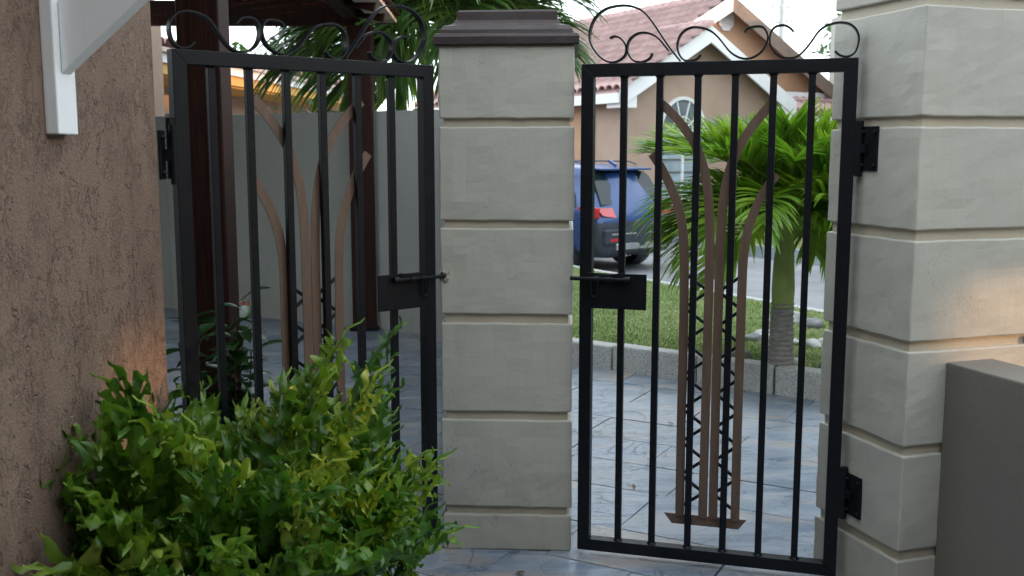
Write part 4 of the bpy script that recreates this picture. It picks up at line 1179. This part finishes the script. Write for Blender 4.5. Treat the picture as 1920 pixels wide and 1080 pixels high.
for k in range(30):
    yy = SB - 0.2 + k * 0.33
    MB().tube([(UB, yy, ZB + 0.05), (UB, yy + 0.35, ZB + 0.062)], [0.085, 0.10], 8).build('ridge_tile', M['tile'], gh)
for k in range(5):
    yy = -0.3 + k * 0.33
    MB().tube([(0, yy, ZA + 0.05), (0, yy + 0.35, ZA + 0.062)], [0.085, 0.10], 8).build('ridge_tile', M['tile'], gh)
MB().box((-2.40, 4.6, ZA - sl * 2.4 - 0.13), (0.05, 9.9, 0.20)).build('fascia', M['white_trim'], gh)
MB().box((-2.20, 4.6, ZA - sl * 2.4 - 0.20), (0.36, 9.8, 0.03)).build('soffit', M['soffit'], gh)
# arched window
win = empty('arched_window', (0, 0, 0)); win.parent = gh
cu, zs, ra, rh = -0.36, 2.13, 0.60, 0.72
def arch_poly(r1, r2, z_b):
    p = [(cu - r1, z_b)] + [(cu - r1 * math.cos(math.pi * k / 16), zs + r2 * math.sin(math.pi * k / 16)) for k in range(17)] + [(cu + r1, z_b)]
    return p
outer, inner = arch_poly(ra + 0.04, rh + 0.04, 0.62), arch_poly(ra - 0.03, rh - 0.03, 0.70)
fb = MB(); n_ = len(outer)
for i in range(n_):
    j = (i + 1) % n_
    fb.prism([outer[i], outer[j], inner[j], inner[i]], 0.06, 0.13)
fb.build('window_frame', M['white_trim'], win)
MB().prism([(cu - ra * math.cos(math.pi * k / 16), zs + rh * math.sin(math.pi * k / 16)) for k in range(17)], 0.105, 0.118).build('pane', M['pane_dark'], win)
for k in range(5):
    z0 = 0.72 + k * 0.275
    MB().box((cu - 0.29, 0.10, z0 + 0.13), (0.54, 0.012, 0.255), Matrix.Rotation(-0.18, 3, 'X')).build('pane', M['pane'], win)
    MB().box((cu + 0.29, 0.10, z0 + 0.13), (0.54, 0.012, 0.255), Matrix.Rotation(-0.18, 3, 'X')).build('pane', M['pane'], win)
tr = MB(); tr.box((cu, 0.085, zs), (2 * ra, 0.05, 0.09)); tr.box((cu, 0.085, 1.4), (0.06, 0.05, 1.42)); tr.build('transom', M['white_trim'], win)
mu = MB()
for aa in (36, 72, 108, 144):
    mu.bar((cu, 0.09, zs), (cu + ra * math.cos(rad(aa)), 0.09, zs + rh * math.sin(rad(aa))), 0.025, 0.03)
mu.tube([(cu + 0.28 * math.cos(math.pi * k / 12), 0.09, zs + 0.33 * math.sin(math.pi * k / 12)) for k in range(13)], 0.014, 6)
mu.build('glazing_bar', M['white_trim'], win)
# side porch roof at right of the front gable
MB().box((4.2, 0.75, 3.02), (3.4, 0.06, 0.22)).build('fascia', M['white_trim'], gh)
MB().prism([(2.2, 2.92), (5.9, 2.92), (5.9, 2.66), (2.2, 2.66)], 0.2, 0.72).build('porch_roof', M['tile'], gh)
for k in range(14):
    MB().tube([(2.35 + k * 0.25, -0.32, 2.60), (2.35 + k * 0.25, 0.75, 2.95)], 0.10, 8).build('porch_tile', M['tile'], gh)
MB().box((4.1, -0.30, 2.45), (3.6, 0.05, 0.13)).build('gutter', M['white_trim'], gh)
# side wall window beyond the car
MB().box((-2.03, 3.4, 1.55), (0.04, 1.2, 1.2)).build('window_frame', M['white_trim'], gh)
MB().box((-2.05, 3.4, 1.55), (0.03, 1.05, 1.05)).build('pane', M['pane'], gh)

# ------------------------------------------------------------------ house with yellow eave behind the boundary wall
yd = Vector((0.70, 6.0, 0)).normalized()
yh = empty('yellow_eaved_house', (-4.26, 16.0, 0), math.atan2(yd.y, yd.x) - math.pi / 2)
tag(yh, 'low house with yellow eave and pale tiled roof behind the boundary wall', 'house')
MB().box((-4.75, 2.8, 1.2), (7.5, 11.0, 3.0)).build('wall', M['peach'], yh)
MB().box((-2.3, -3.6, 1.6), (5.4, 0.4, 3.8)).build('wing_wall', M['peach'], yh)
MB().box((0.0, 2.8, 2.95), (0.05, 12.0, 0.18)).build('fascia', M['white_trim'], yh)
MB().box((-0.06, 2.8, 2.79), (0.10, 12.0, 0.15)).build('eave_beam', M['yellow'], yh)
MB().box((-0.55, 2.8, 2.70), (0.95, 12.0, 0.03)).build('soffit', M['yellow'], yh)
MB().prism([(0.08, 3.05), (-5.0, 4.25), (-5.0, 4.15), (0.08, 2.99)], -3.2, 8.8).build('roof_deck', M['tile_pale'], yh)
tm = None
for k in range(46):
    yy = -3.1 + k * 0.26
    if tm is None:
        mb = MB(); vs = []; seg = 5
        for i in range(12):
            x = 0.12 - i * 0.42
            for xx, lf_ in ((x, 0.03), (x - 0.42, 0.0)):
                for q in range(seg + 1):
                    a = math.pi * q / seg; vs.append((xx, -math.cos(a) * 0.125, 3.06 + (0.08 - xx) * 0.236 + lf_ + math.sin(a) * 0.085))
        m = seg + 1
        mb.add(vs, [(i * m + q, i * m + q + 1, (i + 1) * m + q + 1, (i + 1) * m + q) for i in range(23) for q in range(seg)], 0, True)
        tm = mb.mesh('tile_column')
    o = link_mesh('tile_column', tm, M['tile_pale'] if k < 0 else M['tile'], yh); o.location = (0, yy, 0)

# ------------------------------------------------------------------ parked car
car = empty('parked_car', (1.42, 16.95, -0.22), 0)
fw = Vector((-0.66, 0.75)).normalized(); car.rotation_euler = (0, 0, math.atan2(fw.y, fw.x))
tag(car, 'blue sport utility car parked on the road, seen from behind', 'car')
# local: x forward from the rear axle, y left, z up
def ring(x, sl_, wb, wr, zb, zbelt, zroof):
    """half ring from bottom centre to roof centre; sl_ leans the upper part forward"""
    P = []
    for (yy, zz) in ((0.0, zb), (wb * 0.86, zb), (wb * 0.97, zb + 0.12), (wb, 0.62), (wb, 0.82), (wb * 0.985, zbelt), (wr * 1.03, zbelt + (zroof - zbelt) * 0.62), (wr * 0.97, zroof - 0.07), (wr * 0.80, zroof - 0.012), (0.0, zroof)):
        k = max(0.0, (zz - 0.85) / 0.85)
        P.append(Vector((x + sl_ * k, yy, zz)))
    return P
st = [(-0.93, 0.52, 0.80, 0.60, 0.34, 1.00, 1.62), (-0.86, 0.50, 0.90, 0.64, 0.30, 1.01, 1.665), (-0.60, 0.40, 0.94, 0.67, 0.26, 1.02, 1.69), (0.0, 0.16, 0.945, 0.69, 0.24, 1.02, 1.715), (0.8, 0.0, 0.95, 0.70, 0.22, 1.02, 1.73),
      (1.6, 0.0, 0.95, 0.69, 0.22, 1.01, 1.70), (2.0, -0.1, 0.95, 0.66, 0.22, 1.00, 1.56), (2.55, -0.1, 0.945, 0.72, 0.24, 0.99, 1.16), (3.1, 0.0, 0.93, 0.80, 0.26, 0.92, 1.03), (3.55, 0.0, 0.86, 0.72, 0.30, 0.80, 0.90), (3.72, 0, 0.74, 0.6, 0.36, 0.68, 0.76)]
rings = [ring(*s_) for s_ in st]
mb = MB(); nR = len(rings[0]); vs = []
for R_ in rings: vs += R_
vsm = [Vector((p.x, -p.y, p.z)) for p in vs]; N0 = len(vs); fs = []
for i in range(len(rings) - 1):
    for k in range(nR - 1):
        a, b = i * nR + k, (i + 1) * nR + k
        fs.append((a, b, b + 1, a + 1)); fs.append((N0 + a + 1, N0 + b + 1, N0 + b, N0 + a))
for e in (0, (len(rings) - 1) * nR):
    for k in range(nR - 1):
        q = (e + k, e + k + 1, N0 + e + k + 1, N0 + e + k); fs.append(q if e == 0 else tuple(reversed(q)))
mb.add(vs + vsm, fs, 0, True)
body = mb.mesh('body'); 
bm = bmesh.new(); bm.from_mesh(body); bmesh.ops.remove_doubles(bm, verts=bm.verts, dist=1e-4); bmesh.ops.recalc_face_normals(bm, faces=bm.faces)
bmesh.ops.subdivide_edges(bm, edges=bm.edges, cuts=1, smooth=0.4, use_grid_fill=True)
for f in bm.faces: f.smooth = True; f.material_index = 1 if f.calc_center_median().z < 0.78 and (f.calc_center_median().z < 0.42 or f.calc_center_median().x < -0.55) else 0  # lower body and rear bumper faces take the dark grey
bm.to_mesh(body); bm.free()
link_mesh('body', body, [M['car_paint'], M['car_grey']], car)
# rear end pieces, a few mm proud of the shell
def rear_x(z): return -0.93 + 0.52 * max(0.0, (z - 0.85) / 0.85)
def rear_panel(name, poly, mat, proud=0.02, th=0.03, parent=car, bevel=0.006):
    vs = [(rear_x(z) - proud, y_, z) for y_, z in poly] + [(rear_x(z) - proud + th + 0.05, y_, z) for y_, z in poly]; n = len(poly)
    return MB().add(vs, [tuple(range(n)), tuple(reversed(range(n, 2 * n)))] + [(i, (i + 1) % n, (i + 1) % n + n, i + n) for i in range(n)]).build(name, mat, parent, bevel=bevel)
rw = rear_panel('rear_window', [(-0.74, 1.10), (0.74, 1.10), (0.66, 1.52), (0.58, 1.60), (-0.58, 1.60), (-0.66, 1.52)], M['car_glass'], 0.035)
MB().box((-0.50, 0, 1.655), (0.36, 1.18, 0.035), Matrix.Rotation(-0.06, 3, 'Y')).build('spoiler', M['car_paint'], car, bevel=0.012)
for sgn in (1, -1):
    tl = [(sgn * 0.22, 1.030), (sgn * 0.22, 0.995), (sgn * 0.46, 0.985), (sgn * 0.54, 0.90), (sgn * 0.80, 0.935), (sgn * 0.86, 1.03), (sgn * 0.80, 1.045)]
    rear_panel('tail_lamp', tl, M['tail_red'], 0.035)
    side = [(-0.88, 1.05), (-0.62, 1.06), (-0.50, 1.045), (-0.60, 0.99), (-0.88, 0.90)]
    vs = [(x, sgn * 0.945, z) for x, z in side] + [(x, sgn * 0.86, z) for x, z in side]; n = 5
    MB().add(vs, [tuple(range(n)), tuple(reversed(range(n, 2 * n)))] + [(i, (i + 1) % n, (i + 1) % n + n, i + n) for i in range(n)]).build('tail_lamp', M['tail_red'], car, bevel=0.01)
    qg = [(-0.42, 1.06), (0.35, 1.06), (0.35, 1.50), (-0.05, 1.47), (-0.30, 1.25)]
    def side_pt(x, z, s_): return (x, s_ * (0.935 - 0.24 * max(0.0, (z - 1.02) / 0.45) * 0.95 + 0.012), z)
    for poly, nm in ((qg, 'quarter_window'), ([(0.42, 1.06), (1.15, 1.06), (1.15, 1.52), (0.42, 1.51)], 'side_window'), ([(1.22, 1.06), (2.25, 1.05), (1.75, 1.47), (1.22, 1.52)], 'side_window')):
        vs = [side_pt(x, z, sgn) for x, z in poly]
        vi = [(p[0], p[1] - sgn * 0.05, p[2]) for p in vs]; n = len(poly)
        MB().add(vs + vi, [tuple(range(n)), tuple(reversed(range(n, 2 * n)))] + [(i, (i + 1) % n, (i + 1) % n + n, i + n) for i in range(n)]).build(nm, M['car_glass'], car)
    MB().tube([(-0.30, sgn * 0.62, 1.72), (-0.15, sgn * 0.62, 1.765), (1.5, sgn * 0.62, 1.77), (1.65, sgn * 0.62, 1.73)], 0.014, 8).build('roof_rail', M['car_grey'], car)
rear_panel('tailgate_trim', [(-0.30, 0.975), (0.30, 0.975), (0.30, 1.01), (-0.30, 1.01)], M['chrome'], 0.035)
np_ = rear_panel('number_plate', [(-0.26, 0.80), (0.26, 0.80), (0.26, 0.94), (-0.26, 0.94)], M['plate'], 0.04)
MB().box((-0.95, 0, 0.60), (0.10, 1.66, 0.24)).build('rear_bumper', M['car_grey'], car, bevel=0.03)
MB().box((-0.985, 0, 0.64), (0.06, 1.40, 0.03)).build('bumper_trim', M['chrome'], car, bevel=0.006)
MB().box((-0.97, 0, 0.44), (0.10, 1.20, 0.11)).build('skid_plate', M['chrome'], car, bevel=0.02)
for sgn in (1, -1): MB().box((-0.985, sgn * 0.62, 0.55), (0.04, 0.22, 0.045)).build('reflector', M['tail_red'], car, bevel=0.006)
MB().bar((-0.42, 0, 1.70), (-0.26, 0, 1.78), 0.05, 0.05).build('roof_antenna', M['car_paint'], car, bevel=0.012)
wm = None
for (x, sgn) in ((0, 1), (0, -1), (2.75, 1), (2.75, -1)):
    ty = MB().lathe([(0.24, -0.11), (0.33, -0.115), (0.36, -0.085), (0.365, 0.0), (0.36, 0.085), (0.33, 0.115), (0.24, 0.11)], (x, sgn * 0.83, 0.365), 28, axis='y').build('tyre', M['tyre'], car)
    rm = MB().lathe([(0.0, sgn * 0.06), (0.05, sgn * 0.075), (0.06, sgn * 0.05)], (x, sgn * 0.83, 0.365), 14, axis='y')
    rm.lathe([(0.245, -0.10), (0.245, 0.10)], (x, sgn * 0.83, 0.365), 28, axis='y')
    for k in range(5):
        a = 2 * math.pi * k / 5
        rm.bar((x + 0.04 * math.cos(a), sgn * 0.89, 0.365 + 0.04 * math.sin(a)), (x + 0.24 * math.cos(a), sgn * 0.90, 0.365 + 0.24 * math.sin(a)), 0.055, 0.03, up=(0, 1, 0))
    rm.build('rim', M['chrome'], car)
    MB().lathe([(0.38, -0.16), (0.40, 0.0), (0.39, 0.135)] if sgn > 0 else [(0.39, -0.135), (0.40, 0.0), (0.38, 0.16)], (x, sgn * 0.83, 0.37), 28, axis='y').build('wheel_arch', M['car_grey'], car)

# ------------------------------------------------------------------ utility pole and wires, far trees, hedge
up = empty('utility_pole', (11.70, 45.0, -0.3)); tag(up, 'pale grey utility pole with short crossarms against the sky at right', 'utility pole')
MB().tube([(0, 0, 0), (0, 0, 9.2)], [0.16, 0.10], 10).build('pole_shaft', M['pole'], up)
for z, w in ((8.20, 0.9), (7.55, 0.9)):
    MB().bar((-w / 2, 0, z + 0.03), (w / 2, 0, z), 0.07, 0.07).build('crossarm', M['pole'], up)
    for sx in (-0.42, 0.42, 0.2): MB().lathe([(0.0, 0.16), (0.05, 0.14), (0.035, 0.08), (0.06, 0.05), (0.0, 0.0)], (sx, 0, z + 0.03), 8).build('insulator', M['pole'], up)
def wire(a, b, sag, lb):
    a, b = Vector(a), Vector(b); pts = [a.lerp(b, t / 14) - Vector((0, 0, sag * 4 * (t / 14) * (1 - t / 14))) for t in range(15)]
    o = MB().tube(pts, 0.012, 5).build('overhead_wire', M['wire'])
    tag(o, lb, 'wire')
wire((11.3, 45, 7.45), (-22, 36, 7.2), 0.8, 'thin dark overhead wire crossing the sky above the pink tiled roof')

def leafy_tree(name, loc, label, th, cr, ch, seed, nclump, leaf, mat, cat='tree', n_leaf=60):
    r = random.Random(seed); root = empty(name, loc); tag(root, label, cat)
    tb = MB(); tb.tube([(0, 0, -0.2), (0.05, 0, th * 0.5), (0, 0.05, th)], [0.16 * cr / 2, 0.12 * cr / 2, 0.09 * cr / 2], 8)
    cl = []
    for k in range(nclump):
        a = r.uniform(0, 6.28); q = math.sqrt(r.random()) * cr; z = th + ch * r.uniform(-0.1, 0.9)
        sc = 1 - 0.55 * abs((z - th) / ch - 0.4)
        cl.append(Vector((q * math.cos(a) * sc, q * math.sin(a) * sc, z)))
        if k % 3 == 0: tb.tube([(0, 0, th * 0.75), tuple(cl[-1] * 0.5 + Vector((0, 0, th * 0.42))), tuple(cl[-1])], [0.05 * cr / 2, 0.035 * cr / 2, 0.01], 5)
    tb.build('trunk', M['bark'], root)
    cb = MB()
    for c_ in cl:
        R_ = cr * 0.30 * r.uniform(0.7, 1.2)
        for j in range(n_leaf):
            d = Vector((r.gauss(0, 1), r.gauss(0, 1), r.gauss(0, 0.8))).normalized() * R_ * r.random() ** 0.45
            p = c_ + d; t1 = Vector((r.gauss(0, 1), r.gauss(0, 1), r.gauss(0, 1))).normalized(); t2 = t1.cross(Vector((r.gauss(0, 1), r.gauss(0, 1), r.gauss(0, 1)))).normalized()
            s_ = leaf * r.uniform(0.6, 1.3)
            cb.add([p - t1 * s_, p + t2 * s_ * 0.45, p + t1 * s_, p - t2 * s_ * 0.45], [(0, 1, 2, 3)])
    me = bpy.data.meshes.new('crown'); me.from_pydata(cb.v, [], cb.f); link_mesh('crown', me, mat, root)
    return root
leafy_tree('broadleaf_tree', (13.9, 38, -0.3), 'dark green broadleaf tree showing beside the right pier', 4.0, 2.6, 3.0, 3, 46, 0.16, M['tree_leaf'])
leafy_tree('hedge_bush', (-2.7, 12.9, -0.3), 'low green bush showing just over the boundary wall beside the carport post', 1.2, 0.9, 1.35, 8, 30, 0.07, M['tree_leaf'], 'bush')
leafy_tree('hedge_bush', (-1.75, 13.2, -0.3), 'green bush behind the boundary wall under the tall palm', 1.2, 0.9, 1.45, 9, 30, 0.07, M['tree_leaf'], 'bush')
leafy_tree('broadleaf_tree', (-7.2, 32, -0.3), 'round dark tree behind the pale tiled roof at left', 3.3, 2.0, 2.2, 5, 40, 0.15, M['tree_leaf'])

# ------------------------------------------------------------------ unseen wall added off to the right, with slots cut to shape the low sun
nb = empty('sun_blocker', (8.0, 0, -0.3)); tag(nb, 'unseen added building front, slotted to shape the low sun, right of the yard', 'building')
PH = 4.3
op = ((-0.05, 0.56, 2.66), (1.50, 1.98, 2.40))
ys = [-14] + [y for o_ in op for y in o_[:2]] + [14]
for k in range(0, len(ys), 2):
    MB().box((0.13, (ys[k] + ys[k + 1]) / 2, PH / 2), (0.26, ys[k + 1] - ys[k], PH)).build('wall', M['wall_beige'], nb)
for a, b, zt in op: MB().box((0.13, (a + b) / 2, (zt + PH) / 2), (0.26, b - a, PH - zt)).build('lintel', M['wall_beige'], nb)
MB().box((0.13, 20, 2.65), (0.26, 12, 5.3)).build('wall', M['wall_beige'], nb)
MB().prism([(-0.35, PH), (0.6, PH), (0.6, PH + 0.1), (-0.35, PH + 0.1)], -14.2, 13.99).build('roof_edge', M['tile'], nb)
